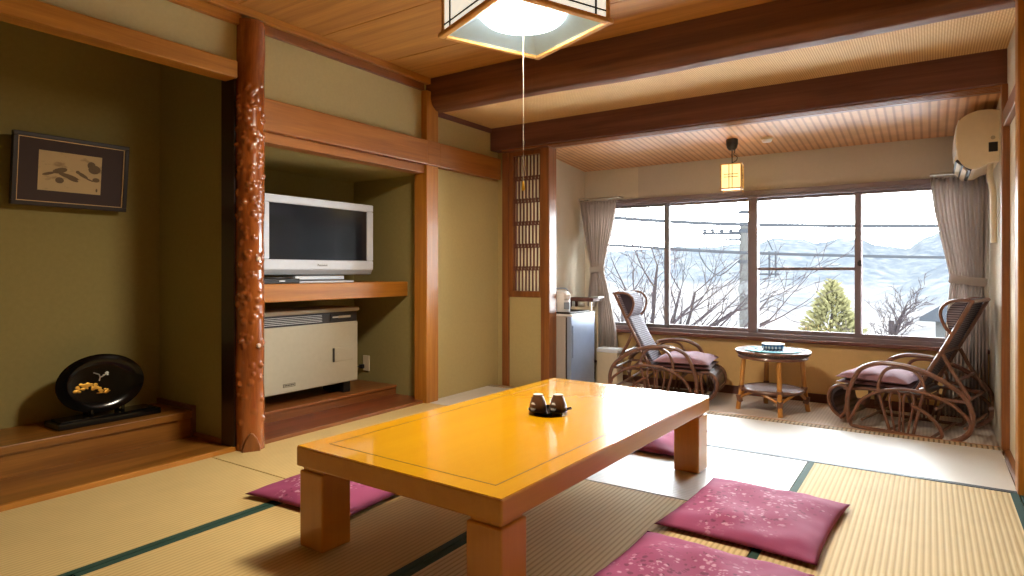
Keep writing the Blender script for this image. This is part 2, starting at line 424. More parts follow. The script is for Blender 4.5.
# tokonoma shell
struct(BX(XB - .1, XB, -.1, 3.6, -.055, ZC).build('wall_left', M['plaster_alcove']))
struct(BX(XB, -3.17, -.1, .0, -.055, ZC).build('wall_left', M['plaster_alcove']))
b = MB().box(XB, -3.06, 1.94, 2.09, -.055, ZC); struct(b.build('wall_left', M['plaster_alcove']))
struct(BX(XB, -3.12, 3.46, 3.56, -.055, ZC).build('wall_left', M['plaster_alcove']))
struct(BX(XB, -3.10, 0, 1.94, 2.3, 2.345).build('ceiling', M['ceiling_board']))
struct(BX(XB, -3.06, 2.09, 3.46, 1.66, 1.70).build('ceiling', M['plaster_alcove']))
# tokonoma floor board + tv alcove floor board
struct(BX(XB, -3.075, .0, 1.94, -.055, .018).build('floor', M['floor_wood']))
struct(BX(XB, -3.055, 2.06, 3.46, -.055, .018).build('floor', M['floor_red']))
# veranda shell
struct(BX(XV - .26, XV, 4.66, YW + .1, -.17, 2.1).build('wall_left', M['plaster_pale']))
struct(BX(-3.20, -2.935, 4.42, 4.66, -.17, 2.42).build('wall_left', M['plaster_pale']))  # unseen recess wall, shaped so light reaches the lattice paper evenly
struct(BX(XR, XR + .1, 4.24, YW + .1, -.17, 2.1).build('wall_right', M['plaster_pale']))
# right wall between the veranda and the main room
struct(BX(XR + .02, XR + .1, 3.50, 4.20, -.02, ZM + .05).build('wall_right', M['door_cream']))
struct(BX(XR + .1, XR2 + .1, 3.42, 3.52, -.055, ZC).build('wall_right', M['plaster']))
struct(BX(XR2, XR2 + .1, YB, 3.45, -.055, ZC).build('wall_right', M['plaster']))
struct(BX(XL - .12, XR2 + .1, YB - .1, YB, -.055, ZC).build('wall_back', M['plaster']))

# ceilings
b = MB()
y = YB
edges = [YB]
yy = 3.0 - .54 * 11
while yy < YB: yy += .54
while yy < 3.40: edges.append(yy); yy += .54
edges.append(3.46)
for a, c in zip(edges[:-1], edges[1:]): b.box(-3.10, XR2 + .05, a + .0035, c - .0035, ZC, ZC + .02)
b.box(-3.10, XR2 + .05, YB, 3.46, ZC + .012, ZC + .05, None, 1)
struct(b.build('ceiling', [M['ceiling_board'], M['frame_dark']]))
struct(BX(XL - .05, XR + .06, 3.50, 4.30, ZM, ZM + .03).build('ceiling', M['ceiling_weave']))
def veranda_ceiling():
    b = MB()
    z0, z1 = 1.955, 1.874
    b.add([(-2.97, 4.30, z0), (XR+.06, 4.30, z0), (XR+.06, YW+.05, z1), (-2.97, YW+.05, z1),
           (-2.97, 4.30, z0+.03), (XR+.06, 4.30, z0+.03), (XR+.06, YW+.05, z1+.03), (-2.97, YW+.05, z1+.03)],
          [(0,3,2,1),(4,5,6,7),(0,1,5,4),(1,2,6,5),(2,3,7,6),(3,0,4,7)])
    return b.build('ceiling', M['ceiling_strip'])
struct(veranda_ceiling())
struct(BX(-3.2, XR2 + .1, 3.4, YW + .2, 2.40, 2.45).build('ceiling', M['subfloor']))
struct(BX(-3.95, -3.04, YB, 4.4, 2.40, 2.45).build('ceiling', M['subfloor']))

# window wall: below, above, left and right of the opening
WX0, WX1, WZ0, WZ1 = -2.60, .26, .455, 1.548
struct(BX(XV, XR, YW, YW + .1, -.17, .40).build('wall_far', M['plaster_ochre']))
struct(BX(-2.16, XR, YW, YW + .1, WZ1 + .03, 2.0).build('wall_far', M['plaster_grey']))
struct(BX(XV, -2.16, YW, YW + .1, WZ1 + .03, 2.0).build('wall_far', M['plaster_pale']))
struct(BX(XV, WX0 - .0, YW, YW + .1, .40, WZ1 + .03).build('wall_far', M['plaster_pale']))
struct(BX(WX1 + .0, XR, YW, YW + .1, .40, WZ1 + .03).build('wall_far', M['plaster_pale']))
struct(BX(XV, XR, YW - .015, YW, ZV, .015).build('baseboard_far', M['wood_dark_X']))

# trim: posts, beams, mouldings
def trim(b, n, mat, bevel=.004): return struct(b.build('trim_%d' % n, mat, bevel=bevel))
trim(BX(-3.12, -3.0, 3.385, 3.515, -.03, 2.25), 1, M['wood_Z'], .006)                 # square post by the TV alcove
trim(BX(XL, -2.985, 2.0, 3.384, 1.712, 1.888), 2, M['rail_wood'], .006)                  # long rail above the TV alcove
trim(BX(-3.0, -2.985, 3.384, 3.516, 1.712, 1.888), 2, M['rail_wood'], .002)
trim(BX(XL, -2.985, 3.516, 4.30, 1.712, 1.888), 2, M['rail_wood'], .006)
trim(BX(-3.12, -3.022, 2.05, 3.40, 1.655, 1.7115), 3, M['rail_wood'])                      # inner rail
trim(BX(-3.11, -3.0, .0, 1.915, 1.955, 2.046), 4, M['wood_Y'], .006)                   # tokonoma lintel
trim(BX(XL, -3.0, YB, 3.43, 2.30, ZC), 5, M['wood_Y'])                                # ceiling moulding, upper step
trim(BX(XL, -3.02, YB, 1.95, 2.248, 2.298), 6, M['wood_Y'])
trim(BX(XL, -3.02, 2.07, 3.385, 2.248, 2.298), 6, M['wood_red_Y'])
trim(BX(-3.17, -3.052, 1.925, 1.939, -.03, 2.3), 7, M['black_wood'], .003)            # dark board beside the carved pillar
trim(BX(XL, -3.03, 3.516, 4.25, 2.098, ZM), 8, M['wood_dark_Y'])
trim(BX(-2.99, -2.93, 4.32, 4.42, -.055, 1.94), 9, M['wood_red_Z'])                      # corner post of the lattice
trim(BX(-2.60, -2.52, 4.30, 4.42, -.055, 1.94), 10, M['wood_red_Z'], .006)           # post next to the refrigerator
trim(BX(XR - .015, XR + .02, 4.19, 4.25, -.03, 1.94), 11, M['wood_red_Z'])                # right post of the veranda
trim(BX(XR - .01, XR + .02, 3.42, 4.25, 1.715, 1.80), 12, M['wood_red_Y'])            # right rail
trim(BX(XR + .012, XR + .02, 3.42, 4.25, 1.80, ZM), 12, M['plaster_pale'], 0)
trim(BX(XR - .02, XR + .09, 3.40, 3.50, -.03, ZC), 13, M['wood_Z'], .006)             # right post of the main room
trim(BX(XR - .005, XR + .02, 3.50, 4.17, -.03, .012), 14, M['wood_red_Y'], .002)      # sill of the sliding door
trim(BX(XL, XR + .02, 4.19, 4.25, -.04, .003), 15, M['edge'], .002)
trim(BX(XL, XR + .02, 4.25, 4.30, -.05, -.004), 15, M['wood_X'], .002)              # veranda threshold
trim(BX(-3.075, -3.05, .0, 1.94, -.03, .022), 16, M['wood_Y'], .003)
trim(BX(-3.055, -3.03, 2.09, 3.38, -.03, .02), 17, M['wood_red_Y'], .003)
# skirting of the tokonoma side wall
trim(BX(-3.44, -3.17, 1.925, 1.939, .018, .045), 19, M['wood_red_X'], .002)
trim(BX(XB, -3.46, 1.922, 1.939, .165, .192), 19, M['wood_dark_X'], .002)
trim(BX(-3.47, -3.44, 1.918, 1.939, .018, .192), 19, M['wood_dark_Z'], .002)

# beams
def beam_log():
    b = MB()
    prof = [(3.44, ZC + .04), (3.43, 2.26), (3.425, 2.19), (3.44, 2.15), (3.48, 2.118), (3.535, 2.108), (3.575, 2.125), (3.59, 2.17), (3.59, ZC + .04)]
    N = 40
    def f(u, v):
        x = XL - .02 + v * (XR2 + .05 - XL)
        k = u * (len(prof) - 1); i = min(int(k), len(prof) - 2); t = k - i
        y = prof[i][0] * (1 - t) + prof[i+1][0] * t; z = prof[i][1] * (1 - t) + prof[i+1][1] * t
        w = .006 * math.sin(2.1 * x + 1) + .004 * math.sin(5.3 * x)
        if z < 2.3: z += w; y += .5 * w
        return (x, y, z)
    b.grid(f, 33, N)
    return b.build('trim_20', M['beam'], smooth=True, angle=60)
struct(beam_log())
trim(BX(XL, XR + .02, 4.23, 4.40, 1.95, ZM + .01), 21, M['wood_dark_X'], .008)
b = MB()
for k in range(3): b.box(-2.5, XR + .02, 4.262 + k * .034, 4.28 + k * .034, 1.936, 1.952)
b.box(-2.95, XR + .02, 4.25, 4.40, 1.94, 1.955)
trim(b, 22, M['wood_red_X'], .002)

# ------------------------------------------------------------------ tatami mats
def tatami(x0, x1, y0, y1, along, label, edges, z=0.0):
    t = thing('tatami_mat', label, 'tatami mat', ((x0+x1)/2, (y0+y1)/2, -.055), 0, 'tatami mats')
    g = .0025
    MB().box(x0+g, x1-g, y0+g, y1-g, -.055, z).build('mat_surface', M[{'Y': 'tat_y', 'X': 'tat_x_sheen', 'S': 'tat_soft'}[along]], t, world=True, bevel=.003)
    w = .03
    for e, mt in edges:
        if e == 'L': q = (x0+g, x0+w, y0+g, y1-g)
        if e == 'R': q = (x1-w, x1-g, y0+g, y1-g)
        if e == 'N': q = (x0+g, x1-g, y0+g, y0+w)
        if e == 'F': q = (x0+g, x1-g, y1-w, y1-g)
        MB().box(q[0], q[1], q[2], q[3], -.05, z + .0015).build('cloth_binding', M[mt], t, world=True)
    return t
A0, A1, A2, A3, A4 = -3.05, -2.23, -1.375, -.505, .315
tatami(A0, A2, 3.415, 4.188, 'X', 'tatami mat with painted pale sheen along the left wall toward the lattice panel', [])
tatami(A2, A4, 3.415, 4.188, 'X', 'tatami mat with painted whitish sheen along the veranda threshold in front of the wicker furniture', [('N', 'heri_dark')])
tatami(A2, A3, 2.555, 3.413, 'X', 'half-size tatami mat with painted greyish sheen under the far right table leg', [])
tatami(A3, A4, 1.69, 3.413, 'Y', 'ribbed tatami mat at the right wall beside the maroon floor cushions', [('L', 'heri'), ('R', 'heri')])
tatami(A2, A3, .83, 2.553, 'Y', 'ribbed tatami mat below the near right table leg', [('L', 'heri')])
tatami(A1, A2, .86, 2.60, 'S', 'tatami mat with green edging under the near left table leg', [('L', 'heri'), ('R', 'heri')])
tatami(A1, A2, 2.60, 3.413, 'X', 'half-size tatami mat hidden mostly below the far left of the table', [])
tatami(A0, A1, 1.80, 3.413, 'S', 'tatami mat in front of the television alcove', [])
tatami(A0, A1, .05, 1.80, 'S', 'tatami mat in front of the dark picture alcove', [('R', 'heri')])
tatami(A4, XR2, 1.69, 3.40, 'Y', 'tatami mat at the right picture edge next to the wooden post', [('L', 'heri')])
tatami(A1, A2, -.9, .858, 'S', 'tatami mat at the bottom left corner of the photo', [('L', 'heri'), ('F', 'heri')])
tatami(A0, A1, -.9, .05, 'Y', 'tatami mat beside the left wall nearest the viewer', [])
tatami(A2, A3, -.9, .83, 'Y', 'tatami mat just in front of the viewer, centre', [])
tatami(A3, A4, -.9, 1.69, 'Y', 'tatami mat under the viewer', [])
tatami(A4, XR2, -.9, 1.69, 'Y', 'tatami mat right of the viewer', [])
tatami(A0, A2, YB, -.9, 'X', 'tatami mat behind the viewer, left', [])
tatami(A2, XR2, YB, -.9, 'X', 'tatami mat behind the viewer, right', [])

# ------------------------------------------------------------------ carved pillar
def carved_pillar():
    t = thing('carved_pillar', 'glossy reddish log pillar covered in knobs between the two alcoves', 'pillar', (-3.035, 2.008, -.03))
    r0 = .073; zt = 2.31
    rnd = random.Random(3)
    knobs = []
    for k in range(150):
        z = .17 + (rnd.random() ** .85) * 1.84
        a = -.58 + rnd.uniform(-1.25, 1.25)
        knobs.append((a, z, rnd.uniform(.008, .0135), rnd.uniform(.005, .0085)))
    def f(u, v):
        z = v * zt; a = 2 * PI * u
        r = r0 + .0015 * math.sin(3*a + 2*z) + .001 * math.sin(9*z + a) + .0012 * math.sin(23*z + 2*a)
        for ka, kz, kr, kh in knobs:
            dz = z - kz
            if abs(dz) > .04: continue
            da = (a - ka + PI) % (2*PI) - PI
            d2 = (dz*dz + (da*r0)**2) / (kr*kr)
            if d2 < 2.6: r += kh * max(0, 1 - d2/2.6) ** 1.2
        return (r*math.cos(a), r*math.sin(a), z)
    b = MB(); b.grid(f, 110, 520, closed_u=True)
    b.build('log', M['pillar'], t, smooth=True, angle=180)
    # cut branch ends
    b = MB()
    for a, z, rr in ((-.05, .81+.235, .012), (-.02, .585, .011)):
        d = Vector((math.cos(a), math.sin(a), 0))
        b.tube([d*.066 + Vector((0,0,z)), d*.084 + Vector((0,0,z)), d*.088 + Vector((0,0,z))], [rr, rr, rr*.7], 14)
    b.build('cut_branch', plain('pale_branch_end', rgb(222, 196, 176), .3, coat=.5), t, smooth=True)
    # pointed flat cut at the foot
    a0 = math.atan2(-.45, .8)
    n = Vector((math.cos(a0), math.sin(a0), 0)); s_ = Vector((-n.y, n.x, 0))
    prof = [(-.052, 0), (.05, 0), (.046, .05), (.03, .095), (.012, .12), (0, .126), (-.012, .118), (-.03, .085), (-.046, .04)]
    vs = [n*.06 + s_*p + Vector((0,0,.005+q)) for p, q in prof] + [n*.083 + s_*p*.94 + Vector((0,0,.005+q*.96)) for p, q in prof]
    k = len(prof)
    b = MB().add(vs, [tuple(range(k)), tuple(range(k, 2*k))] + [(i, (i+1)%k, (i+1)%k+k, i+k) for i in range(k)])
    b.build('foot_facet', M['wood_red_Z'], t, bevel=.004)
carved_pillar()

# ------------------------------------------------------------------ alcove fittings
t = thing('alcove_step', 'long wooden step under the black oval plate in the left alcove', 'step', (-3.65, 1.0, .018))
BX(XB, -3.46, .0, 1.92, .018, .125).build('riser', M['floor_wood'], t, world=True)
BX(XB, -3.445, .0, 1.92, .125, .165).build('step_board', M['floor_wood'], t, world=True, bevel=.004)
t = thing('alcove_step', 'low reddish step under the beige heater', 'step', (-3.6, 2.75, .018))
BX(XB, -3.37, 2.09, 3.455, .018, .07).build('riser', M['wood_red_Y'], t, world=True)
BX(XB, -3.36, 2.09, 3.455, .07, .088).build('step_board', M['wood_red_Y'], t, world=True, bevel=.003)
o = BX(XB, -3.25, 2.092, 3.456, .763, .872).build('shelf', M['wood_Y'], bevel=.005)
tag(o, 'thick wooden shelf board carrying the television', 'shelf')

# picture
def picture():
    t = thing('framed_picture', 'small framed ink painting of a bird on a branch, tilted forward on the alcove wall', 'picture', (-3.80, 1.455, 1.285))
    t.rotation_euler = (0, R(6.5), 0)
    W, H = .535, .365
    b = MB(); w = .022
    b.box(-.0, .03, -W/2, W/2, 0, w); b.box(0, .03, -W/2, W/2, H-w, H)
    b.box(0, .03, -W/2, -W/2+w, w, H-w); b.box(0, .03, W/2-w, W/2, w, H-w)
    b.build('frame', M['frame_dark'], t, bevel=.003)
    BX(.004, .016, -W/2+w, W/2-w, w, H-w).build('mount', M['mat_purple'], t)
    b = MB(); q = .004; a = W/2-w; 
    b.box(.018, .024, -a, a, w, w+q); b.box(.018, .024, -a, a, H-w-q, H-w)
    b.box(.018, .024, -a, -a+q, w+q, H-w-q); b.box(.018, .024, a-q, a, w+q, H-w-q)
    b.build('fillet', M['gold_line'], t)
    p = BX(.014, .0175, -.155, .135, .082, .285).build('painting', M['ink'], t)
    # bird, branch and blossom strokes
    b = MB()
    def blob(y, z, ry, rz, rot=0):
        X = Matrix.Translation((.0178, y, z)) @ Matrix.Rotation(rot, 4, 'X') @ Matrix.Diagonal((.0006, ry, rz, 1))
        b.lathe([(math.sin(PI*i/6), -math.cos(PI*i/6)) for i in range(7)], 12, xf=X)
    blob(.045, .178, .03, .009, -.5); blob(.022, .192, .010, .008); blob(.078, .158, .022, .004, -.35)
    b.build('painted_bird', M['ink_dark'], p); b = MB()
    for q in ((-.02, .165, .05, .011, -.25), (-.06, .19, .035, .014, .3), (-.11, .17, .03, .007, .3), (-.06, .14, .02, .016), (.0, .15, .028, .008, -.3), (.1, .215, .03, .024), (.085, .235, .02, .02), (.11, .16, .018, .012)):
        b = MB(); blob(*q); b.build('painted_leaf', M['ink_dark'], p)
    b = MB(); blob(.115, .105, .005, .01); b.build('painted_seal', M['ink_dark'], p)
picture()

# black oval plate on its stand
def plate():
    t = thing('oval_plate', 'black lacquer oval plate with a golden pine motif standing upright on the alcove step', 'plate', (-3.645, 1.535, .188))
    X = Matrix.Translation((0, 0, .17)) @ Matrix.Rotation(R(-7), 4, 'Y') @ Matrix.Rotation(R(90), 4, 'Y')
    prof = [(0, -.010), (.62, -.010), (.86, -.004), (.985, .014), (1.0, .020), (.985, .022), (.86, .006), (.62, 0), (0, 0)]
    b = MB(); b.lathe(prof, 56, xf=X @ Matrix.Diagonal((.152, .212, 1, 1)))
    b.build('plate_body', M['black_lacquer'], t, smooth=True, angle=50)
    rnd = random.Random(5); g = MB(); s = MB()
    def leaf(mb, y, z, r):
        mb.lathe([(math.sin(PI*i/5), -math.cos(PI*i/5)) for i in range(6)], 10, xf=X @ Matrix.Translation((-z, y, .0035)) @ Matrix.Diagonal((r*.7, r, .0018, 1)))
    for k in range(46):
        u = rnd.random(); leaf(g, -.115 + .14*u + rnd.uniform(-.01,.01), -.022 - .03*u + .03*math.sin(PI*u) + rnd.uniform(-.014,.014), rnd.uniform(.006,.012))
    g.tube([X @ Vector((.05, -.02, .004)), X @ Vector((.052, .02, .004)), X @ Vector((.045, .045, .004))], .0025, 6)
    g.build('gold_pine', M['gold'], t, smooth=True)
    pts = [(-.005,.012),(.0,.03),(-.003,.045),(-.03,.058)]
    s.tube([X @ Vector((-z, y, .004)) for y, z in pts], .003, 6)
    s.tube([X @ Vector((-z, y, .004)) for y, z in [(0,.03),(.02,.038),(.035,.05)]], .003, 6)
    for k in range(8): leaf(s, .03 + rnd.uniform(-.012,.014), .048 + rnd.uniform(-.012,.01), .006)
    s.build('silver_crane', M['silver'], t, smooth=True)
    q = thing('plate_stand', 'low black lacquer stand holding the oval plate in the left alcove', 'stand', (-3.62, 1.55, .165))
    b = MB(); b.box(-.085, .085, -.245, .245, 0, .032)
    b.build('stand_base', M['black_lacquer'], q, bevel=.004)
    b = MB(); b.box(-.065, .065, -.225, .225, .032, .038); b.build('stand_top', M['black_lacquer'], q, bevel=.003)
    for s_ in (-.075, .075):
        b = MB(); b.prism([(-.06, .036), (.03, .036), (.032, .07), (.022, .07), (.014, .045), (-.03, .045), (-.05, .13), (-.06, .13)], s_-.007, s_+.007, 'Y')
        b.build('prong', M['black_lacquer'], q, bevel=.002)
plate()

# television
def tv():
    t = thing('television', 'silver white flat television with a dark screen on the alcove shelf', 'television', (-3.40, 2.724, .872))
    W, z0, z1 = .452, .05, .548
    xf = .08
    b = MB()
    bw = .052
    b.box(-.03, xf, -W, W, z1-.05, z1); b.box(-.03, xf, -W, -W+.055, z0+.10, z1-.05); b.box(-.03, xf, W-.055, W, z0+.10, z1-.05)
    b.box(-.03, xf, -W, W, z0+.035, z0+.10)
    b.build('bezel', M['tv_white'], t, bevel=.008, seg=3)
    b = MB(); b.prism([(-.02, z0+.036), (xf-.003, z0+.036), (xf-.02, z0+.004), (-.0, z0-.0)], -W+.006, W-.006, 'Y'); b.build('speaker_bar', M['tv_grey'], t, bevel=.004)
    BX(-.05, xf-.012, -W+.05, W-.05, z0+.095, z1-.045).build('screen', M['screen'], t)
    b = MB(); b.prism([(-.03, z0+.06), (-.03, z1-.03), (-.10, z1-.1), (-.10, z0+.1)], -W+.06, W-.06, 'Y'); b.build('rear_housing', M['tv_grey'], t, bevel=.01)
    b = MB(); b.box(-.06, .06, -.2, .2, .022, .046); b.build('stand_neck', M['tv_white'], t, bevel=.004)
    b = MB(); b.box(-.13, .09, -.19, .26, 0, .014); b.build('stand_foot', M['tv_white'], t, bevel=.005)
    b = MB(); b.box(-.06, -.01, -.14, .14, .012, .13); b.build('stand_column', M['tv_grey'], t, bevel=.004)
    cu = D.curves.new('t', 'FONT'); cu.body = 'Panasonic'; cu.size = .021; cu.align_x = 'CENTER'; cu.extrude = .0004
    ob = D.objects.new('tmp', cu); C.objects.link(ob)
    dg = bpy.context.evaluated_depsgraph_get()
    me = D.meshes.new_from_object(ob.evaluated_get(dg)); D.objects.remove(ob)
    me.materials.append(M['dark_plastic']); me.name = 'maker_lettering'
    o = D.objects.new('maker_lettering', me); C.objects.link(o); o.parent = t
    o.location = (xf + .001, 0, z0 + .060); o.rotation_euler = (R(90), 0, R(90))
tv()
def tuner():
    t = thing('set_top_box', 'flat black box with tangled cable left of the television stand', 'set-top box', (-3.40, 2.40, .872))
    BX(-.1, .1, -.15, .13, 0, .03).build('box_body', M['black'], t, bevel=.004)
    b = MB(); b.tube(spline([(.08, -.1, .034), (.095, -.04, .037), (.085, .02, .036), (.1, .07, .037), (.06, .1, .035), (-.02, .08, .035)]), .005, 6); b.build('cable', M['dark_plastic'], t, smooth=True)
    BX(.101, .103, -.02, .02, .012, .02).build('display', M['light_metal'], t)
tuner()

# gas heater
def heater():
    t = thing('gas_heater', 'beige box-shaped fan heater with a dark louvre strip below the television shelf', 'heater', (-3.56, 2.64, .088))
    x = .14; y0, y1 = -.46, .48
    BX(-.14, x, y0, y1, .08, .505).build('body', M['heater'], t, bevel=.008)
    BX(-.14, x - .006, y0 + .01, y1 - .004, .505, .578).build('control_strip', M['dark_plastic'], t, bevel=.003)
    b = MB(); b.box(-.15, x + .012, y0 - .005, y1 + .006, .578, .606); b.build('top_cover', M['heater_top'], t, bevel=.008)
    g = MB().box(x - .006, x - .003, y0 + .03, .17, .512, .57).build('louvre_opening', M['black'], t)
    b = MB()
    for k in range(5):
        z = .518 + k * .0108
        b.box(x - .003, x + .003, y0 + .03, .16, z, z + .0034)
    b.build('louvre', M['light_metal'], t)
    b = MB().box(x - .006, x + .0005, .235, .42, .518, .565); p = b.build('display_panel', M['black'], t, bevel=.002)
    BX(x, x + .002, .25, .30, .538, .547).build('indicator', M['light_metal'], p)
    BX(x, x + .002, .30, .41, .535, .55).build('slider', M['heater_top'], p)
    p = BX(x, x + .006, .265, .435, .235, .33).build('access_door', M['heater'], t, bevel=.004)
    BX(x + .001, x + .012, .250, .262, .235, .33).build('catch', M['dark_plastic'], p, bevel=.002)
    BX(x + .006, x + .009, .285, .293, .285, .293).build('rivet', M['light_metal'], p)
    b = MB(); a = .0025
    for q in ((-.145, -.055, .118, .1205), (-.145, -.055, .137, .1395), (-.145, -.142, .118, .1395), (-.058, -.055, .118, .1395)):
        b.box(x, x + .002, *q)
    for k in range(6): b.box(x, x + .0018, -.134 + k*.012, -.127 + k*.012, .1245, .1335)
    b.build('badge', M['dark_plastic'], t)
    for yy in (y0 + .05, y1 - .1):
        BX(-.12, x - .035, yy, yy + .06, 0, .08).build('foot', M['black'], t, bevel=.003)
heater()
t = thing('wall_outlet', 'cream wall outlet with a black plug beside the heater', 'outlet', (-3.69, 3.457, .165))
BX(-.035, .035, -.008, .002, 0, .12).build('cover_plate', M['cream_plastic'], t, bevel=.003)
b = MB(); b.box(-.05, -.015, -.035, -.008, .02, .05); p = b.build('plug', M['black'], t, bevel=.003)
b = MB(); b.tube(spline([(-.035, -.035, .035), (-.06, -.08, .03), (-.08, -.16, -.02), (-.09, -.24, -.03)]), .005, 6); b.build('cable', M['black'], p, smooth=True)

# ------------------------------------------------------------------ lattice screen by the veranda
def lattice():
    t = thing('lattice_window', 'narrow paper window with dark wooden bars set in the partition by the refrigerator', 'window', (-2.765, 4.36, .735))
    x0, x1, z0, z1 = -2.93, -2.60, .735, 1.94
    b = MB(); y0, y1 = 4.335, 4.40
    b.box(x0, x0+.035, y0, y1, z0, z1); b.box(x1-.03, x1, y0, y1, z0, z1); b.box(x0+.035, x1-.03, y0, y1, z0, z0+.05); b.box(x0+.035, x1-.03, y0, y1, z1-.035, z1)
    b.build('frame', M['wood_red_Z'], t, world=True, bevel=.003)
    BX(x0+.03, x1-.03, 4.385, 4.388, z0+.04, z1-.03).build('paper', M['paper'], t, world=True)
    xa, xb = x0+.035, x1-.03
    za, zb = z0+.05, z1-.035
    n = 8; p = (xb-xa)/n; rows = 6; hr = (zb-za)/rows
    for r in range(rows):
        off = .0 if r % 2 else .5
        for k in range(n + (1 if off == 0 else 0)):
            x = xa + p*(k+off)
            a, c = max(xa, x-p*.2), min(xb, x+p*.2)
            lo_, hi_ = max(za, za+r*hr-.018), min(zb, za+(r+1)*hr+.018)
            yy = 4.352 if r % 2 else 4.359
            BX(a, c, yy, yy+.007, lo_, hi_).build('vertical_bar', M['wood_dark_Z'], t, world=True)
    for k in range(1, rows):
        z = za + hr*k
        for dz in (-.014, 0.010):
            BX(xa, xb, 4.367, 4.375, z+dz-.004, z+dz+.004).build('cross_bar', M['wood_dark_X'], t, world=True)
lattice()
struct(BX(XL, -2.99, 4.345, 4.40, -.055, 1.95).build('wall_far', M['plaster']))
b = BX(-2.93, -2.60, 4.345, 4.40, -.055, .735); o = struct(b.build('wall_far', M['plaster']))

# ------------------------------------------------------------------ low table
def table():
    t = thing('low_table', 'long low lacquered table glowing yellow in the middle of the tatami room', 'table', (-1.352, 2.208, .0016), R(-1.8))
    w, l = .442, .842
    BX(-w, w, -l, l, .276, .345).build('tabletop', [M['table_side']], t, bevel=.006)
    BX(-w+.004, w-.004, -l+.004, l-.004, .3445, .3462).build('lacquer_surface', M['table_top'], t)
    b = MB(); i = .078; q = .003; z0, z1 = .3455, .3467
    for (a, c, d, e) in ((-w+i, w-i, -l+i, -l+i+q), (-w+i, w-i, l-i-q, l-i), (-w+i, -w+i+q, -l+i+q, l-i-q), (w-i-q, w-i, -l+i+q, l-i-q)):
        b.box(a, c, d, e, z0, z1)
    b.build('inlay_line', M['inlay'], t)
    for sx in (-1, 1):
        for sy in (-1, 1):
            x0 = sx*(w-.008); x1 = sx*(w-.13); y0 = sy*(l-.008); y1 = sy*(l-.13)
            xa, xb = min(x0,x1), max(x0,x1); ya, yb = min(y0,y1), max(y0,y1)
            b = MB(); b.box(xa, xb, ya, yb, 0, .262); b.box(xa+.008, xb-.008, ya+.008, yb-.008, .26, .277)
            b.build('leg', M['table_leg'], t, bevel=.006)
table()

# tray and cups
def cups():
    t = thing('round_tray', 'small black dish under the two brown cups on the yellow table', 'tray', (-1.345, 2.285, .3484), R(30))
    b = MB(); b.lathe([(0, 0), (.05, 0), (.068, .004), (.082, .014), (.085, .018), (.080, .017), (.064, .008), (.05, .006), (0, .006)], 40)
    b.build('dish', M['black_lacquer'], t, smooth=True, angle=50)
    b = MB(); b.tube(spline([(.075, .0, .016), (.088, .005, .0185), (.10, .008, .020)]), [.006]*12 + [.004], 6); b.build('lip', M['black_lacquer'], t, smooth=True)
    first = None
    for k, (dx, dy, lab) in enumerate(((-.037, -.020, 'left one of two brown cups turned upside down on the black dish'), (.037, .022, 'right one of two brown cups turned upside down on the black dish'))):
        c = thing('cup', lab, 'cup', (-1.345 + dx, 2.285 + dy, .3546), R(-30), 'cups on the low table')
        b = MB(); b.lathe([(0, 0), (.036, 0), (.038, .004), (.035, .03), (.027, .058), (.022, .066), (.021, .072), (.016, .072), (.015, .066), (0, .066)], 32)
        b.build('cup_body', M['cup'], c, smooth=True, angle=40)
        b = MB(); b.grid(lambda u, v: ((.0375 - .0055*v) * math.cos(-1.2+(u-.5)*1.0*math.sin(PI*(.12+.8*v))), (.0375 - .0055*v) * math.sin(-1.2+(u-.5)*1.0*math.sin(PI*(.12+.8*v))), .008 + .034*v), 8, 8)
        b.build('white_oval', M['cup_white'], c, smooth=True, solid=.001)
        b = MB(); b.lathe([(.0155, .072), (.021, .072), (.021, .0735), (.0155, .0735)], 24); b.build('foot_ring', M['cup_white'], c)
cups()

# ------------------------------------------------------------------ zabuton floor cushions
def zabuton(name, label, cx, cy, w, d, rz, h=.055, seed=1, z=.002):
    rnd = random.Random(seed)
    ph = [rnd.uniform(0, 6) for _ in range(6)]
    N = 46
    def shape(u, v, top):
        a = 2*u-1; c = 2*v-1
        pin = 1 - .045*(1-c*c)*1.0; pinv = 1 - .045*(1-a*a)
        x = a*w/2*(1 - .05*(1-abs(c)**2.0)); y = c*d/2*(1 - .05*(1-abs(a)**2.0))
        e = max(0, (1-abs(a)**3.2)*(1-abs(c)**3.2))
        p = e ** .55
        if top:
            edge = (abs(a)**6 + abs(c)**6)
            wr = .0045*math.sin(7*a+6*c+ph[0])*p + .003*math.sin(19*c+4*a+ph[1])*abs(a)**4*p + .003*math.sin(23*a-3*c+ph[2])*abs(c)**4*p + .004*math.sin(5*a-8*c+ph[3]+2*math.sin(3*c))*p
            dimple = -.010*math.exp(-(a*a+c*c)*9)
            zz = .016 + (h-.016)*p + wr + dimple*p
        else:
            zz = .016 - .014*min(1, p*1.6)
        return (x, y, max(zz, .002) if top else zz)
    b = MB(); b.grid(lambda u, v: shape(u, v, True), N, N); b.grid(lambda u, v: shape(u, v, False), N, N)
    t = thing(name, label, 'floor cushion', (cx, cy, z), rz, 'maroon floor cushions')
    o = b.build('cushion_cover', M['zab'], t, smooth=True, angle=180)
    bm = bmesh.new(); bm.from_mesh(o.data); bmesh.ops.remove_doubles(bm, verts=bm.verts, dist=.0006); bmesh.ops.recalc_face_normals(bm, faces=bm.faces); bm.to_mesh(o.data); bm.free()
    for p in o.data.polygons: p.use_smooth = True
    return t
zabuton('floor_cushion', 'maroon flowered floor cushion on the ribbed mat, the farther of the right pair', -.555, 2.515, .55, .645, R(-3), seed=2)
zabuton('floor_cushion', 'maroon flowered floor cushion cut off by the lower photo edge at right', -.585, 1.80, .55, .645, R(-3), seed=5)
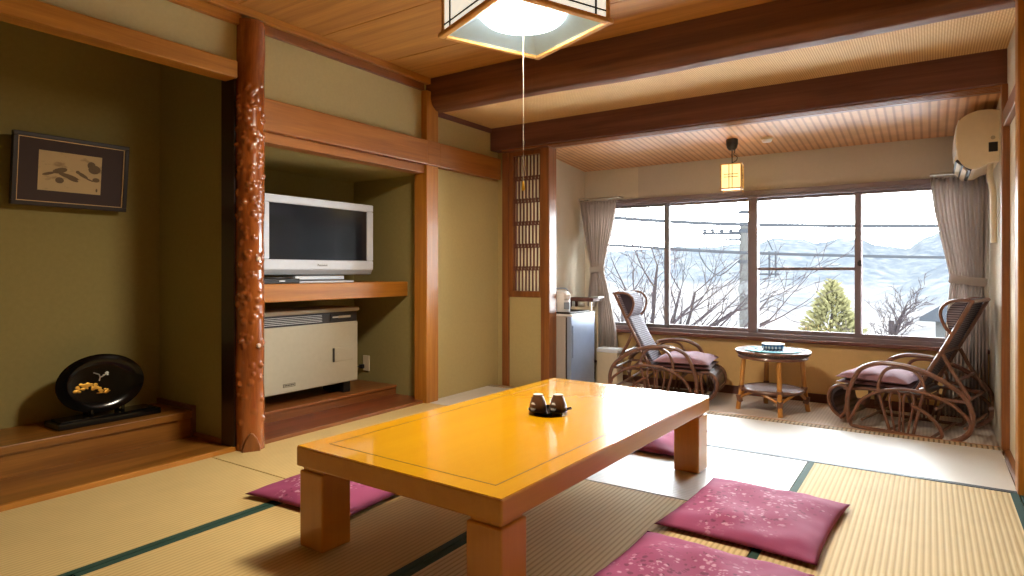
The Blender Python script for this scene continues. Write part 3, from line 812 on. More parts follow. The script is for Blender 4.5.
zabuton('floor_cushion', 'maroon floor cushion behind the near left table leg', -2.12, 1.875, .56, .62, R(3), seed=8)
zabuton('floor_cushion', 'maroon floor cushion behind the far right table leg', -1.345, 3.36, .57, .60, R(2), seed=11, h=.06)

# ------------------------------------------------------------------ ceiling lamp
def ceiling_lamp():
    ang = R(-22 + 90)
    cx, cy, zb = -1.48, 2.302, 2.0
    t = thing('ceiling_lamp', 'square wooden pull-cord ceiling lamp with glowing white round cover above the table', 'ceiling lamp', (cx, cy, zb), R(-23.4))
    s = .266; H = .245
    b = MB(); w = .028
    def ring(z0, z1, s, w):
        b.box(-s, s, -s, -s+w, z0, z1); b.box(-s, s, s-w, s, z0, z1); b.box(-s, -s+w, -s+w, s-w, z0, z1); b.box(s-w, s, -s+w, s-w, z0, z1)
    ring(0, .022, s+.012, .03)
    b.build('bottom_frame', M['lamp_wood'], t, bevel=.006)
    b = MB(); ring(H-.02, H, s, .022)
    for sx in (-1, 1):
        for sy in (-1, 1):
            x0 = sx*s; x1 = sx*(s-.02); y0 = sy*s; y1 = sy*(s-.02)
            b.box(min(x0,x1), max(x0,x1), min(y0,y1), max(y0,y1), .022, H-.02)
    b.build('upper_frame', M['lamp_wood'], t, bevel=.002)
    for k in range(4):
        X = Matrix.Rotation(k*PI/2, 4, 'Z')
        p = MB().box(-s+.02, s-.02, -s+.006, -s+.010, .022, H-.02, X).build('paper_panel', M['lamp_paper'], t)
        b = MB()
        for xx in (-.19, .19): b.box(xx-.004, xx+.004, -s+.001, -s+.006, .022, H-.02, X)
        for zz in (.05, .19): b.box(-s+.02, s-.02, -s+.001, -s+.005, zz, zz+.006, X)
        b.build('panel_grid', M['frame_dark'], p)
        # sloping white inner skirt
        b = MB(); b.add([(-s+.02, -s+.02, .012), (s-.02, -s+.02, .012), (s-.12, -s+.12, .075), (-s+.12, -s+.12, .075)], [(0,1,2,3)], X)
        b.build('inner_reflector', M['lamp_inside'], t, solid=.003)
    BX(-s+.02, s-.02, -s+.02, s-.02, .19, .2).build('back_plate', M['lamp_inside'], t)
    b = MB(); b.lathe([(0, .022), (.06, .023), (.12, .029), (.17, .045), (.195, .07), (.20, .09), (.19, .11), (0, .11)], 48)
    b.build('round_cover', M['lamp_dome'], t, smooth=True, angle=60)
    b = MB(); b.lathe([(0, H-.01), (.07, H-.01), (.07, ZC-zb), (0, ZC-zb)], 24); b.build('ceiling_mount', M['cream_plastic'], t)
    b = MB(); b.tube([(0, 0, .03), (0, 0, -.66)], .0008, 6); p = b.build('pull_cord', M['cord'], t)
    b = MB(); b.lathe([(0, -.70), (.006, -.698), (.008, -.688), (.005, -.672), (.003, -.66), (0, -.655)], 12); b.build('cord_weight', M['brass'], p, smooth=True)
ceiling_lamp()
li = D.lights.new('lamp_light', 'AREA'); li.shape = 'DISK'; li.size = .38; li.energy = 58; li.color = (1, .88, .70)
lo = D.objects.new('lamp_light', li); C.objects.link(lo); lo.location = (-1.48, 2.302, 2.014)

# pendant lantern over the veranda
def pendant():
    t = thing('pendant_lantern', 'small glowing yellow paper lantern hanging from the veranda ceiling', 'pendant lamp', (-1.215, 4.74, 1.55), R(8))
    s = .075; H = .185
    b = MB()
    for sx in (-1, 1):
        for sy in (-1, 1):
            x0 = sx*s; x1 = sx*(s-.010); y0 = sy*s; y1 = sy*(s-.010)
            b.box(min(x0,x1), max(x0,x1), min(y0,y1), max(y0,y1), -.014, H)
    for z in (0, H-.008):
        for k in range(4): b.box(-s+.01, s-.01, -s, -s+.008, z, z+.008, Matrix.Rotation(k*PI/2, 4, 'Z'))
    b.build('frame', M['lamp_wood'], t)
    for k in range(4):
        X = Matrix.Rotation(k*PI/2, 4, 'Z')
        p = MB().box(-s+.009, s-.009, -s+.010, -s+.013, .007, H-.006, X).build('paper_panel', M['lantern'], t)
        b = MB()
        for x in (-.016, .006): b.box(x, x+.004, -s+.004, -s+.009, .008, H-.008, X)
        for z in (.085, .105): b.box(-.05, .05, -s+.004, -s+.008, z, z+.004, X)
        b.build('panel_grid', M['frame_dark'], p)
    b = MB(); b.box(-s+.01, s-.01, -s+.01, s-.01, .004, .007); b.build('bottom_panel', M['lantern'], t)
    b = MB(); b.tube([(0,0,H-.02), (0,0,.30)], .004, 8); b.tube(spline([(.004,0,.20), (.03,0,.215), (.035,0,.24), (.012,0,.26), (.02,0,.285), (0,0,.30)]), .003, 6); b.build('cord', M['black'], t, smooth=True)
    b = MB(); b.lathe([(0, .29), (.022, .292), (.036, .31), (.042, .335), (.042, .372), (0, .372)], 24); b.build('ceiling_cup', M['black'], t, smooth=True, angle=40)
pendant()
t = thing('smoke_detector', 'small white round detector on the veranda ceiling right of the lantern', 'smoke detector', (-.985, 4.80, 1.885))
b = MB(); b.lathe([(0, 0), (.028, 0), (.034, .006), (.036, .02), (0, .034)], 28); b.build('detector_cover', M['white'], t, smooth=True, angle=40)
b = MB(); b.lathe([(.036, .016), (.042, .018), (.042, .038), (.03, .04)], 28); b.build('detector_base', M['cream_plastic'], t)

# ------------------------------------------------------------------ window
def window():
    w = D.objects.new('window_1', None); C.objects.link(w); w.location = ((WX0+WX1)/2, YW+.03, WZ0); struct(w)
    b = MB(); y0, y1 = YW - .01, YW + .09
    b.box(WX0, WX1, y0, y1, WZ1-.012, WZ1+.03); b.box(WX0, WX1, y0, y1, .425, WZ0)
    b.box(WX0, WX0+.03, y0, y1, WZ0, WZ1-.012); b.box(WX1-.03, WX1, y0, y1, WZ0, WZ1-.012)
    b.build('window_frame', M['alu'], w, world=True, bevel=.003)
    b = MB(); b.box(XV, XR, YW-.06, YW+.1, .398, .426); b.build('window_sill', M['sill'], w, world=True, bevel=.006)
    b = MB(); b.box(XV, XR, YW-.028, YW, WZ1+.008, WZ1+.045); b.build('head_rail', M['alu'], w, world=True, bevel=.003)
    xs = [WX0+.03, -1.909, -1.182, -.4415, WX1-.03]
    for k in range(4):
        a, c = xs[k]-.024, xs[k+1]+.024
        yy = YW + (.045 if k in (1, 2) else .02)
        b = MB(); st = .042
        top, bot = WZ1-.012, WZ0
        b.box(a, a+st, yy, yy+.022, bot, top); b.box(c-st, c, yy, yy+.022, bot, top)
        b.box(a+st, c-st, yy, yy+.022, bot, bot+.03); b.box(a+st, c-st, yy, yy+.022, top-.02, top)
        if k == 2: b.box(a+st, c-st, yy, yy+.022, .955, .978)
        s = b.build('sash', M['alu_grey'] if k == 0 else M['alu'], w, world=True, bevel=.002)
        MB().box(a+st-.004, c-st+.004, yy+.009, yy+.013, bot+.025, top-.015).build('pane', M['glass'], s, world=True)
    b = MB(); b.box(-1.22, -1.15, YW-.005, YW+.072, WZ0, WZ1-.012); b.build('mullion', M['alu'], w, world=True, bevel=.003)
    b = MB(); b.box(-.445, -.428, YW-.005, YW+.02, .99, 1.02); b.box(-.437, -.418, YW-.018, YW-.004, .985, 1.03); b.build('latch', M['dark_plastic'], w, world=True, bevel=.003)
window()

# curtains
def curtain(name, label, top, tie, bot, zt, ztie, zb, y, tieside, n=12):
    t = thing(name, label, 'curtain', ((top[0]+top[1])/2, y, zb))
    def f(u, v):
        z = zt + (zb-zt)*v
        vt = (zt-ztie)/(zt-zb)
        if v < vt:
            k = v/vt; k = k*k*(3-2*k) * .4 + .6*k**1.6
            x0 = top[0]+(tie[0]-top[0])*k; x1 = top[1]+(tie[1]-top[1])*k
        else:
            k = min(1, (v-vt)/(1-vt)); k = 1-(1-k)**1.8
            x0 = tie[0]+(bot[0]-tie[0])*k; x1 = tie[1]+(bot[1]-tie[1])*k
        a = abs(v-vt)
        amp = .034*(.45+.55*min(1, a*5)) * (.6+.4*math.sin(u*7+1)**2)
        yy = y + amp*math.sin(u*2*PI*n + .8*math.sin(3*v+u*4)) + .008*math.sin(u*31)
        return (x0+(x1-x0)*u, yy, z)
    b = MB(); b.grid(f, n*14, 44); b.build('curtain_cloth', M['curtain'], t, smooth=True, world=True, solid=.003, angle=180)
    cx = (tie[0]+tie[1])/2; rx = (tie[1]-tie[0])/2 + .008
    b = MB(); b.lathe([(1.0, -.028), (1.03, -.02), (1.03, .02), (1.0, .028), (.97, .02), (.97, -.02), (1.0, -.028)], 36, (0,0,0), Matrix.Translation((cx, y, ztie)) @ Matrix.Rotation(R(8*tieside), 4, 'Y') @ Matrix.Diagonal((rx, .045, 1, 1)))
    b.build('tieback', M['curtain'], t, smooth=True, world=True)
    m = 10
    for k in range(m):
        x = top[0] + (top[1]-top[0])*(k+.5)/m
        MB().tube([(x, y, zt-.005), (x, y, zt+.022)], .003, 5).build('hook', M['light_metal'], t, world=True)
    return t
curtain('curtain', 'mauve grey tied-back curtain left of the window behind the refrigerator', (-2.67, -2.31), (-2.57, -2.44), (-2.62, -2.30), 1.575, .965, .16, 5.13, -1)
curtain('curtain', 'mauve grey tied-back curtain at the right end of the window below the air conditioner', (.005, .312), (.115, .30), (.07, .315), 1.575, .885, -.02, 5.12, 1)
b = MB(); b.box(-2.68, -2.28, 5.10, 5.15, 1.597, 1.611); b.box(-2.66, -2.65, 5.15, YW, 1.6, 1.62); b.box(-2.31, -2.30, 5.15, YW, 1.6, 1.62)
tag(b.build('curtain_rail', M['heater_top'], bevel=.003), 'short curtain rail above the left mauve curtain', 'curtain rail', 'curtain rails')
b = MB(); b.box(0.0, .32, 5.09, 5.14, 1.597, 1.611); b.box(.02, .03, 5.14, YW, 1.6, 1.62); b.box(.29, .30, 5.14, YW, 1.6, 1.62)
tag(b.build('curtain_rail', M['heater_top'], bevel=.003), 'short curtain rail above the right mauve curtain', 'curtain rail', 'curtain rails')

# ------------------------------------------------------------------ refrigerator corner
def fridge():
    t = thing('refrigerator', 'small refrigerator with blue grey door by the veranda post', 'refrigerator', (-2.54, 4.62, ZV))
    y0, y1 = -.20, .225
    BX(-.148, .10, y0, y1, .02, .635).build('cabinet', M['fridge_side'], t, bevel=.006)
    BX(.10, .112, y0+.008, y1-.008, .03, .625).build('door_gasket', M['dark_plastic'], t)
    d = BX(.112, .152, y0, y1, .025, .635).build('door', M['fridge_door'], t, bevel=.008)
    b = MB(); b.box(.152, .160, y0+.02, y0+.035, .30, .56); b.build('handle', M['fridge_door'], d, bevel=.003)
    b = MB(); b.box(-.148, .156, y0-.002, y1+.002, .635, .653); b.build('top_panel', M['white'], t, bevel=.004)
    for x in (-.12, .09):
        for y in (y0+.04, y1-.04):
            b = MB(); b.lathe([(0, 0), (.014, 0), (.014, .022), (0, .022)], 12, (x, y, 0)); b.build('foot', M['black'], t)
fridge()
def tray_and_pot():
    zt = ZV + .653
    t = thing('serving_tray', 'dark flat tray on top of the small refrigerator', 'tray', (-2.54, 4.60, zt))
    b = MB(); b.box(-.135, .135, -.17, .17, 0, .006)
    b.build('tray_bottom', M['frame_dark'], t, bevel=.002)
    b = MB()
    b.box(-.14, .14, -.178, -.17, 0, .016); b.box(-.14, .14, .17, .178, 0, .016); b.box(-.14, -.135, -.17, .17, 0, .016); b.box(.135, .14, -.17, .17, 0, .016)
    b.build('tray_rim', M['frame_dark'], t, bevel=.002)
    p = thing('electric_kettle', 'white electric hot water pot on the refrigerator', 'hot water pot', (-2.535, 4.53, zt+.006), R(-25))
    b = MB(); b.lathe([(0, 0), (.066, 0), (.07, .006), (.07, .12), (.066, .135), (0, .135)], 36); b.build('pot_body', M['white'], p, smooth=True, angle=40)
    b = MB(); b.lathe([(0, .135), (.068, .135), (.068, .15), (.055, .172), (.03, .18), (0, .182)], 36); b.build('lid', M['white'], p, smooth=True, angle=40)
    b = MB(); b.prism([(.055, .095), (.095, .115), (.098, .15), (.05, .155)], -.024, .024, 'Y'); b.build('spout', M['white'], p, bevel=.006)
    b = MB(); b.box(.068, .074, -.028, .028, .03, .085); b.build('gauge_panel', M['tv_grey'], p, bevel=.002)
    b = MB(); b.tube(spline([(0, -.07, .13), (-.02, -.085, .165), (-.02, -.05, .195), (-.02, .05, .195), (-.02, .085, .165), (0, .07, .13)]), .006, 8); b.build('carry_handle', M['tv_grey'], p, smooth=True)
tray_and_pot()
def side_rack():
    t = thing('side_stand', 'narrow dark wooden stand between the refrigerator and the left curtain', 'stand', (-2.50, 4.945, ZV))
    BX(-.18, .09, -.085, .075, .735, .765).build('top_board', M['wood_dark_X'], t, bevel=.004)
    for x in (-.16, .04):
        for y in (-.065, .05):
            BX(x, x+.022, y, y+.022, 0, .735).build('leg', M['wood_dark_Z'] if x < 0 else M['cream_plastic'], t)
    BX(-.138, .05, -.06, -.04, .655, .685).build('rail', M['cream_plastic'], t)
    BX(-.138, .05, .055, .07, .655, .685).build('rail', M['cream_plastic'], t)
    BX(-.16, .072, -.06, .07, .2, .215).build('low_shelf', M['wood_dark_X'], t)
    o = tag(MB().box(-2.46, -2.37, 4.88, 4.99, .716, .728).build('metal_tray', M['light_metal'], bevel=.003), 'bright metal plate lying on the dark wooden stand', 'plate')
side_rack()
def chest():
    t = thing('storage_box', 'low cream box with a lid below the left curtain', 'box', (-2.34, 4.985, ZV))
    BX(-.06, .13, -.075, .05, 0, .30).build('box_body', M['cream_plastic'], t, bevel=.006)
    BX(-.064, .138, -.08, .055, .30, .335).build('lid', M['white'], t, bevel=.008)
    BX(.132, .138, -.03, .01, .24, .30).build('clasp', M['tv_grey'], t, bevel=.002)
chest()

# ------------------------------------------------------------------ air conditioner
def aircon():
    t = thing('air_conditioner', 'cream wall-mounted air conditioner on the right veranda wall above the curtain', 'air conditioner', (XR, 4.785, 1.535))
    prof = [(0, .335), (-.045, .345), (-.10, .345), (-.15, .328), (-.185, .30), (-.198, .26), (-.202, .19), (-.198, .11), (-.185, .06), (-.155, .022), (-.11, .005), (-.06, .03), (0, .045)]
    prof = [(p.x, p.z) for p in spline([(a, 0, c) for a, c in prof], 3)]
    b = MB(); b.prism(prof, -.275, .275, 'Y'); b.build('casing', M['cream_plastic'], t, bevel=.004)
    b = MB(); b.prism([(-.204, .125), (-.208, .19), (-.204, .262), (-.191, .303), (-.186, .30), (-.198, .26), (-.202, .19), (-.199, .125)], -.268, .268, 'Y'); b.build('front_panel', M['white'], t)
    X = Matrix.Translation((-.168, 0, .033)) @ Matrix.Rotation(R(40), 4, 'Y')
    MB().box(-.048, .048, -.262, .262, -.004, .012, X).build('air_outlet', M['dark_plastic'], t)
    for q in (-.02, .022):
        MB().box(q-.015, q+.013, -.255, .255, -.010, -.004, X @ Matrix.Rotation(R(10), 4, 'Y')).build('flap', M['cream_plastic'], t)
    b = MB(); b.box(-.05, -.008, -.278, -.273, .10, .155); b.build('side_port', M['black'], t, bevel=.002)
    b = MB(); b.tube([(-.03, -.279, .18), (-.03, -.272, .18)], .011, 16); b.build('side_plug', M['heater_top'], t)
    b = MB(); b.tube(spline([(-.035, -.2, .05), (-.04, -.2, -.03), (-.025, -.2, -.12), (-.022, -.2, -.3), (-.02, -.2, -.42)]), [.016]*25, 10); b.build('drain_hose', M['cream_plastic'], t, smooth=True)
aircon()

# ------------------------------------------------------------------ rattan reclining chairs
def make_chair():
    t = thing('rattan_chair', 'brown rattan reclining chair by the right curtain, facing left', 'chair', (-.38, 4.52, ZV), math.atan2(-.238, .971), 'rattan reclining chairs')
    W = .54
    arc = [(-.05,.03),(-.062,.12),(-.055,.226),(0,.361),(.06,.408),(.135,.43),(.253,.428),(.357,.403),(.466,.353),(.561,.276),(.596,.187),(.588,.1),(.555,.05),(.50,.014)]
    run = [(-.05,.03),(-.018,.012),(.163,.012),(.40,.013),(.445,.03),(.447,.06),(.42,.11),(.357,.165),(.30,.19)]
    inn = [(.177,.014),(.131,.18),(.112,.281),(.144,.378),(.208,.411),(.306,.397),(.357,.314),(.34,.203),(.301,.014)]
    low = [(-.052,.05),(-.03,.085),(.021,.184),(.117,.25),(.226,.281),(.357,.28),(.474,.243),(.561,.181),(.592,.14)]
    l1 = [(.205,.014),(.176,.19),(.182,.245),(.205,.265),(.228,.245),(.232,.19),(.228,.014)]
    l2 = [(.25,.014),(.25,.19),(.256,.245),(.28,.265),(.303,.245),(.303,.19),(.272,.014)]
    for y, s in ((0, 1), (W, -1)):
        arm = MB().tube([(p[0], y, p[2]) for p in spline([(a, 0, c) for a, c in arc])], .0145, 8).build('armrest', M['rattan'], t, smooth=True)
        b = MB()
        for path, r, dy in ((run, .011, .004), (inn, .010, .012), (low, .010, -.008)):
            b.tube([(p[0], y + s*dy, p[2]) for p in spline([(a, 0, c) for a, c in path])], r, 7)
        b.build('side_frame', M['rattan'], t, smooth=True)
        for path in (l1, l2):
            MB().tube([(p[0], y + s*.012, p[2]) for p in spline([(a, 0, c) for a, c in path])], .007, 7).build('side_loop', M['rattan'], t, smooth=True)
        # bindings where the canes cross
        for (x, z) in ((-.054, .06), (.12, .255), (.355, .29), (.592, .14), (.355, .40)):
            MB().tube([(x-.012, y+s*.005, z-.006), (x+.012, y+s*.005, z+.006)], .0185, 8).build('cane_binding', M['rattan'], t)
    for (x, z) in ((.02, .06), (.17, .02), (.40, .02), (.30, .20), (.56, .25), (.56, .10), (.42, .19), (.05, .21)):
        MB().tube([(x, .005, z), (x, W-.005, z)], .009, 7).build('cross_rail', M['rattan'], t, smooth=True)
    # seat
    b = MB(); b.prism([(-.10, .225), (-.09, .245), (.05, .262), (.30, .262), (.33, .255), (.33, .235), (.05, .24)], .055, W-.055, 'Y'); b.build('seat', M['wicker'], t, bevel=.004)
    for y in (.045, W-.045):
        MB().tube(spline([(-.10, y, .235), (.05, y, .252), (.33, y, .245), (.56, y, .245)]), .010, 7).build('seat_rail', M['rattan'], t, smooth=True)
    # rolled footrest
    pr = spline([(-.08,0,.25),(-.13,0,.25),(-.175,0,.225),(-.197,0,.18),(-.193,0,.125),(-.165,0,.075),(-.125,0,.045)], 5)
    pi = [p + Vector((.022 if i > 8 else .006 + .016*i/8, 0, -.016 if i < 16 else 0)) for i, p in enumerate(pr)]
    poly = [(p.x, p.z) for p in pr] + [(p.x, p.z) for p in reversed(pi)]
    f = MB(); f.prism(poly, .07, W-.07, 'Y'); f.build('footrest', M['wicker'], t, smooth=True, angle=40)
    for y in (.06, W-.06):
        MB().tube([(p.x-.003, y, p.z) for p in pr] + [Vector((-.10, y, .075)), Vector((-.085, y, .15)), Vector((-.08, y, .235))], .011, 7).build('footrest_rail', M['rattan'], t, smooth=True)
    for x, z in ((-.125, .038), (-.19, .12)):
        MB().tube([(x, .06, z), (x, W-.06, z)], .008, 7).build('cross_rail', M['rattan'], t, smooth=True)
    # backrest
    a0 = Vector((.275, 0, .255)); a1 = Vector((.572, 0, .835)); d = (a1-a0).normalized(); nrm = Vector((d.z, 0, -d.x))   # nrm points to the rear
    def pt(k, y, o=0): return a0 + d*k + nrm*o + Vector((0, y, 0))
    L = (a1-a0).length
    b = MB(); n_ = 18
    def fb(u, v):
        k = v*L; sag = .012*math.sin(PI*v)
        return tuple(pt(k, .085+u*(W-.17), sag - .004))
    b.grid(fb, 6, n_); b.build('backrest', M['wicker_back'], t, smooth=True, solid=.012)
    for y in (.07, W-.07):
        MB().tube(spline([pt(0, y, .02), pt(.15, y, .018), pt(.4, y, .018), pt(L, y, .012)]), .0125, 8).build('back_rail', M['rattan'], t, smooth=True)
        loop = [pt(.43, y, .012), pt(.45, y, -.035), pt(.50, y, -.085), pt(.55, y, -.098), pt(.60, y, -.075), pt(.635, y, -.02), pt(.645, y, .012)]
        MB().tube(spline(loop), .0095, 8).build('headrest_loop', M['rattan'], t, smooth=True)
        MB().tube([pt(.30, y, .03), (.48, y-.0, .42), (.575, y, .255)], .0115, 8).build('back_strut', M['rattan'], t, smooth=True)
    for k in (.02, .3, L-.005):
        MB().tube([pt(k, .06, .016), pt(k, W-.06, .016)], .011, 8).build('back_crossbar', M['rattan'], t, smooth=True)
    MB().tube([(.51, .05, .36), (.51, W-.05, .36)], .009, 8).build('back_crossbar', M['rattan'], t, smooth=True)
    # woven head bolster
    pb = spline([(k, 0, o) for k, o in ((.43, 0), (.45, -.03), (.50, -.065), (.56, -.075), (.62, -.05), (.65, 0))], 4)
    b = MB(); b.prism([(pt(p.x, 0, p.z).x, pt(p.x, 0, p.z).z) for p in pb], .12, W-.12, 'Y'); b.build('headrest', M['wicker_back'], t, smooth=True, angle=50)
    return t
chair = make_chair()
chair2 = copy_tree(chair)
chair2.location = (-1.555, 5.09, ZV); chair2.rotation_euler = (0, 0, R(187.5))
chair2['label'] = 'brown rattan reclining chair left of the wicker table, facing right'

def seat_pad(parent_loc, rz, label):
    t = thing('seat_cushion', label, 'seat cushion', parent_loc, rz, 'cushions on the rattan chairs')
    def sh(x0, x1, y0, y1, z0, h, seed):
        rnd = random.Random(seed)
        def f(u, v, top):
            a = 2*u-1; c = 2*v-1
            x = (x0+x1)/2 + a*(x1-x0)/2*(1-.06*(1-c*c)); y = (y0+y1)/2 + c*(y1-y0)/2*(1-.06*(1-a*a))
            p = max(0, (1-abs(a)**3)*(1-abs(c)**3))**.5
            w = .004*math.sin(8*a+5*c)*p
            return (x, y, z0 + (.012+h*p + w if top else .012-.011*min(1,p*2)))
        b = MB(); b.grid(lambda u, v: f(u, v, True), 26, 26); b.grid(lambda u, v: f(u, v, False), 26, 26)
        return b
    sh(-.15, .27, .035, .505, .034, .055, 1).build('cushion_cover', M['pad'], t, smooth=True, angle=180)
    sh(-.155, .27, .05, .49, 0, .026, 2).build('base_pad', M['pad_under'], t, smooth=True, angle=180)
def chair_pt(c, x, y, z):
    a = c.rotation_euler.z
    return (c.location.x + x*math.cos(a) - y*math.sin(a), c.location.y + x*math.sin(a) + y*math.cos(a), c.location.z + z)
seat_pad(chair_pt(chair, 0, 0, .264), chair.rotation_euler.z, 'mauve cushion on the seat of the rattan chair by the right curtain')
seat_pad(chair_pt(chair2, 0, 0, .264), chair2.rotation_euler.z, 'mauve cushion on the seat of the rattan chair near the refrigerator')

# ------------------------------------------------------------------ round wicker table
def wicker_table():
    cx, cy = -.94, 4.775
    t = thing('wicker_table', 'small round honey rattan table with a lower shelf between the two rattan chairs', 'table', (cx, cy, ZV))
    ZT = .425
    b = MB(); b.lathe([(0, ZT-.03), (.21, ZT-.03), (.235, ZT-.025), (.25, ZT-.012), (.252, ZT), (.243, ZT+.006), (.225, ZT+.004), (0, ZT+.003)], 56)
    b.build('tabletop', M['wicker_table'], t, smooth=True, angle=40)
    b = MB(); b.tube([( .247*math.cos(a), .247*math.sin(a), ZT+.001) for a in [2*PI*k/48 for k in range(48)]], .009, 8, closed=True); b.build('rim', M['rattan'], t, smooth=True)
    b = MB(); b.tube([( .225*math.cos(a), .225*math.sin(a), ZT-.038) for a in [2*PI*k/48 for k in range(48)]], .012, 8, closed=True); b.build('apron_ring', M['rattan'], t, smooth=True)
    zs = .155
    b = MB(); b.lathe([(0, zs-.014), (.185, zs-.014), (.20, zs), (.195, zs+.008), (.178, zs+.005), (0, zs+.004)], 48); b.build('lower_shelf', M['wicker_shelf'], t, smooth=True, angle=40)
    b = MB(); b.tube([( .196*math.cos(a), .196*math.sin(a), zs-.004) for a in [2*PI*k/48 for k in range(48)]], .014, 8, closed=True); b.build('shelf_ring', M['rattan'], t, smooth=True)
    for k in range(4):
        a = math.atan2(4.55-cy, -.845+cx*-1) + k*PI/2
        ca, sa = math.cos(a), math.sin(a)
        def P(r, z, da=0): return (r*math.cos(a+da), r*math.sin(a+da), z)
        l = MB().tube(spline([P(.195, ZT-.03), P(.205, .28), P(.215, zs), P(.238, 0)]), .0165, 9).build('leg', M['rattan_pale'], t, smooth=True)
        b = MB(); b.tube([P(.208, zs-.02), P(.214, zs+.02)], .0205, 9); b.tube([P(.222, .055), P(.232, .105)], .0205, 9); b.build('leg_binding', M['rattan'], l, smooth=True)
        for s in (-1, 1):
            MB().tube(spline([P(.222, .085), P(.20, .115, s*.25), P(.19, .145, s*.62)]), .010, 8).build('brace', M['rattan_pale'], t, smooth=True)
    m = thing('teal_mat', 'round teal glass mat on the wicker table', 'mat', (cx+.0, cy+.0, ZV+ZT+.006))
    b = MB(); b.lathe([(0, 0), (.185, 0), (.188, .003), (.185, .006), (0, .006)], 48); b.build('glass_disc', M['teal'], m, smooth=True, angle=30)
    b = MB(); b.lathe([(.10, .006), (.12, .006), (.12, .0075), (.10, .0075)], 48); b.build('ring_pattern', M['blue_china'], m)
    d = thing('china_bowl', 'small blue and white china ashtray on the teal mat', 'bowl', (cx+.0, cy+.01, ZV+ZT+.0135))
    b = MB(); b.lathe([(0, 0), (.06, 0), (.072, .006), (.076, .034), (.074, .038), (.064, .036), (.06, .012), (0, .01)], 36); b.build('bowl_body', M['blue_china'], d, smooth=True, angle=40)
    b = MB(); b.lathe([(.062, .036), (.077, .036), (.077, .040), (.062, .040)], 36); b.build('white_rim', M['white'], d)
wicker_table()

# ------------------------------------------------------------------ outside: terrain, trees, pole, cables, house
TH = math.atan(418/625.0); FX, FY = -math.sin(TH), math.cos(TH); RX, RY = math.cos(TH), math.sin(TH)
def far(az, dist, z):      # az = tangent of the bearing right of the view axis, dist = metres straight ahead
    return Vector((dist*(FX + az*RX), dist*(FY + az*RY), z))
from mathutils import noise as NZ
SK = [(300,250),(520,250),(600,252),(700,249),(757,245),(775,240),(800,243),(815,246),(840,240),(857,239),(880,248),(905,251),(930,238),(955,227),(1000,221),(1100,216),(1300,225)]
def skyline(px):
    for (a, va), (c, vc) in zip(SK[:-1], SK[1:]):
        if px <= c:
            k = max(0, (px-a)/(c-a)); k = k*k*(3-2*k); return va + (vc-va)*k
    return SK[-1][1]
def terrain():
    b = MB()
    NA, ND = 260, 150
    def f(u, v):
        az = -.5 + 1.9*u; d = 24 * (1900/24.) ** v
        p = far(az, d, 0)
        top = .95 + (271-skyline(512+625*az))/625*1250
        base = -6.5 - 16*min(1, d/150.)
        k = min(1, max(0, (d-420)/830.)); k = k*k*(3-2*k)
        z = base + (top-base)*k
        if d > 1250: z -= (d-1250)*.12
        m = min(1, max(0, (d-200)/500.))
        q = Vector((p.x*.0045, p.y*.0045, .7))
        z += m*(1-.75*k)*(22*NZ.ridged_multi_fractal(q, .9, 2.1, 5, 1, 2) - 22) + 3.0*m*NZ.fractal(q*5, 1, 2, 4)
        z += 30*math.exp(-((az-.74)/.13)**2 - ((d-330)/110.)**2) + 10*math.exp(-((az-.45)/.1)**2 - ((d-300)/90.)**2)
        z += min(1, d/80.)*.6*NZ.fractal(Vector((p.x*.06, p.y*.06, 0)), 1, 2, 4)
        return (p.x, p.y, z)
    b.grid(f, NA, ND)
    struct(b.build('ground', M['hill'], smooth=True, angle=180))
terrain()
M['bounce_ground'] = plain('pale_bounce_ground', rgb(226, 226, 228), .9, noise=.08, nscale=.6)  # added pale ground out of view, bounces sky light up onto the ceilings
b = MB(); b.grid(lambda u, v: tuple(far(-1.6 + 3.2*u, 6.5 + 18*v, 0) + Vector((0, 0, -4.6 - 1.6*v + .1*math.sin(9*u+5*v)))), 40, 12)
struct(b.build('ground', M['bounce_ground'], smooth=True, angle=180))

def bare_tree(name, label, cat, base, L0, seed, r0=.09, levels=3, fan=0.9, limbs=7, group=None, minr=.007, th=1.2):
    rnd = random.Random(seed)
    trunk = MB(); br = MB()
    def grow(mb, p, d, L, r, lev, up):
        n = 7; pts = [p]; rs = [r]; ds = []
        for k in range(n):
            d = (d + Vector((rnd.uniform(-1,1), rnd.uniform(-1,1), rnd.uniform(-1,1)))*.13 + Vector((0,0,up))).normalized()
            p = p + d*L/n; pts.append(p); ds.append(d); rs.append(max(minr*.6, r*(1-.75*(k+1)/n)))
        mb.tube(pts, rs, 6 if lev < 2 else 4)
        if lev >= levels: return
        m = 6 if lev < 2 else (4 if lev < 3 else 3)
        for k in range(m):
            i = min(n-1, 1 + int((n-1)*(k+rnd.random())/m))
            dd = ds[i]; ax = dd.cross(Vector((rnd.uniform(-1,1), rnd.uniform(-1,1), rnd.uniform(-.4,.4)))).normalized()
            nd = (Matrix.Rotation(rnd.uniform(.45, .95)*(1 if k % 2 else -1), 3, ax) @ dd).normalized()
            grow(br, pts[i+1], nd, L*rnd.uniform(.38, .6), max(minr, rs[i+1]*.62), lev+1, .045)
    t = thing(name, label, cat, base, 0, group)
    trunk.tube([(0,0,0), (.03,.02,th*.5), (0,0,th)], [r0*1.15, r0, r0*.9], 8)
    for k in range(limbs):
        a = -fan + 2*fan*k/(limbs-1) + rnd.uniform(-.1,.1)
        e = Vector((RX, RY, 0)); g = Vector((FX, FY, 0))
        d = (e*math.sin(a) + g*rnd.uniform(-.5,.5) + Vector((0,0,math.cos(a)))).normalized()
        grow(trunk, Vector((0,0,th*(.6+.4*k/limbs))), d, L0*rnd.uniform(.8,1.1), r0*.55, 1, .02)
    trunk.build('trunk', M['bark'], t, smooth=True); br.build('branches', M['twig'], t, smooth=True)
    return t
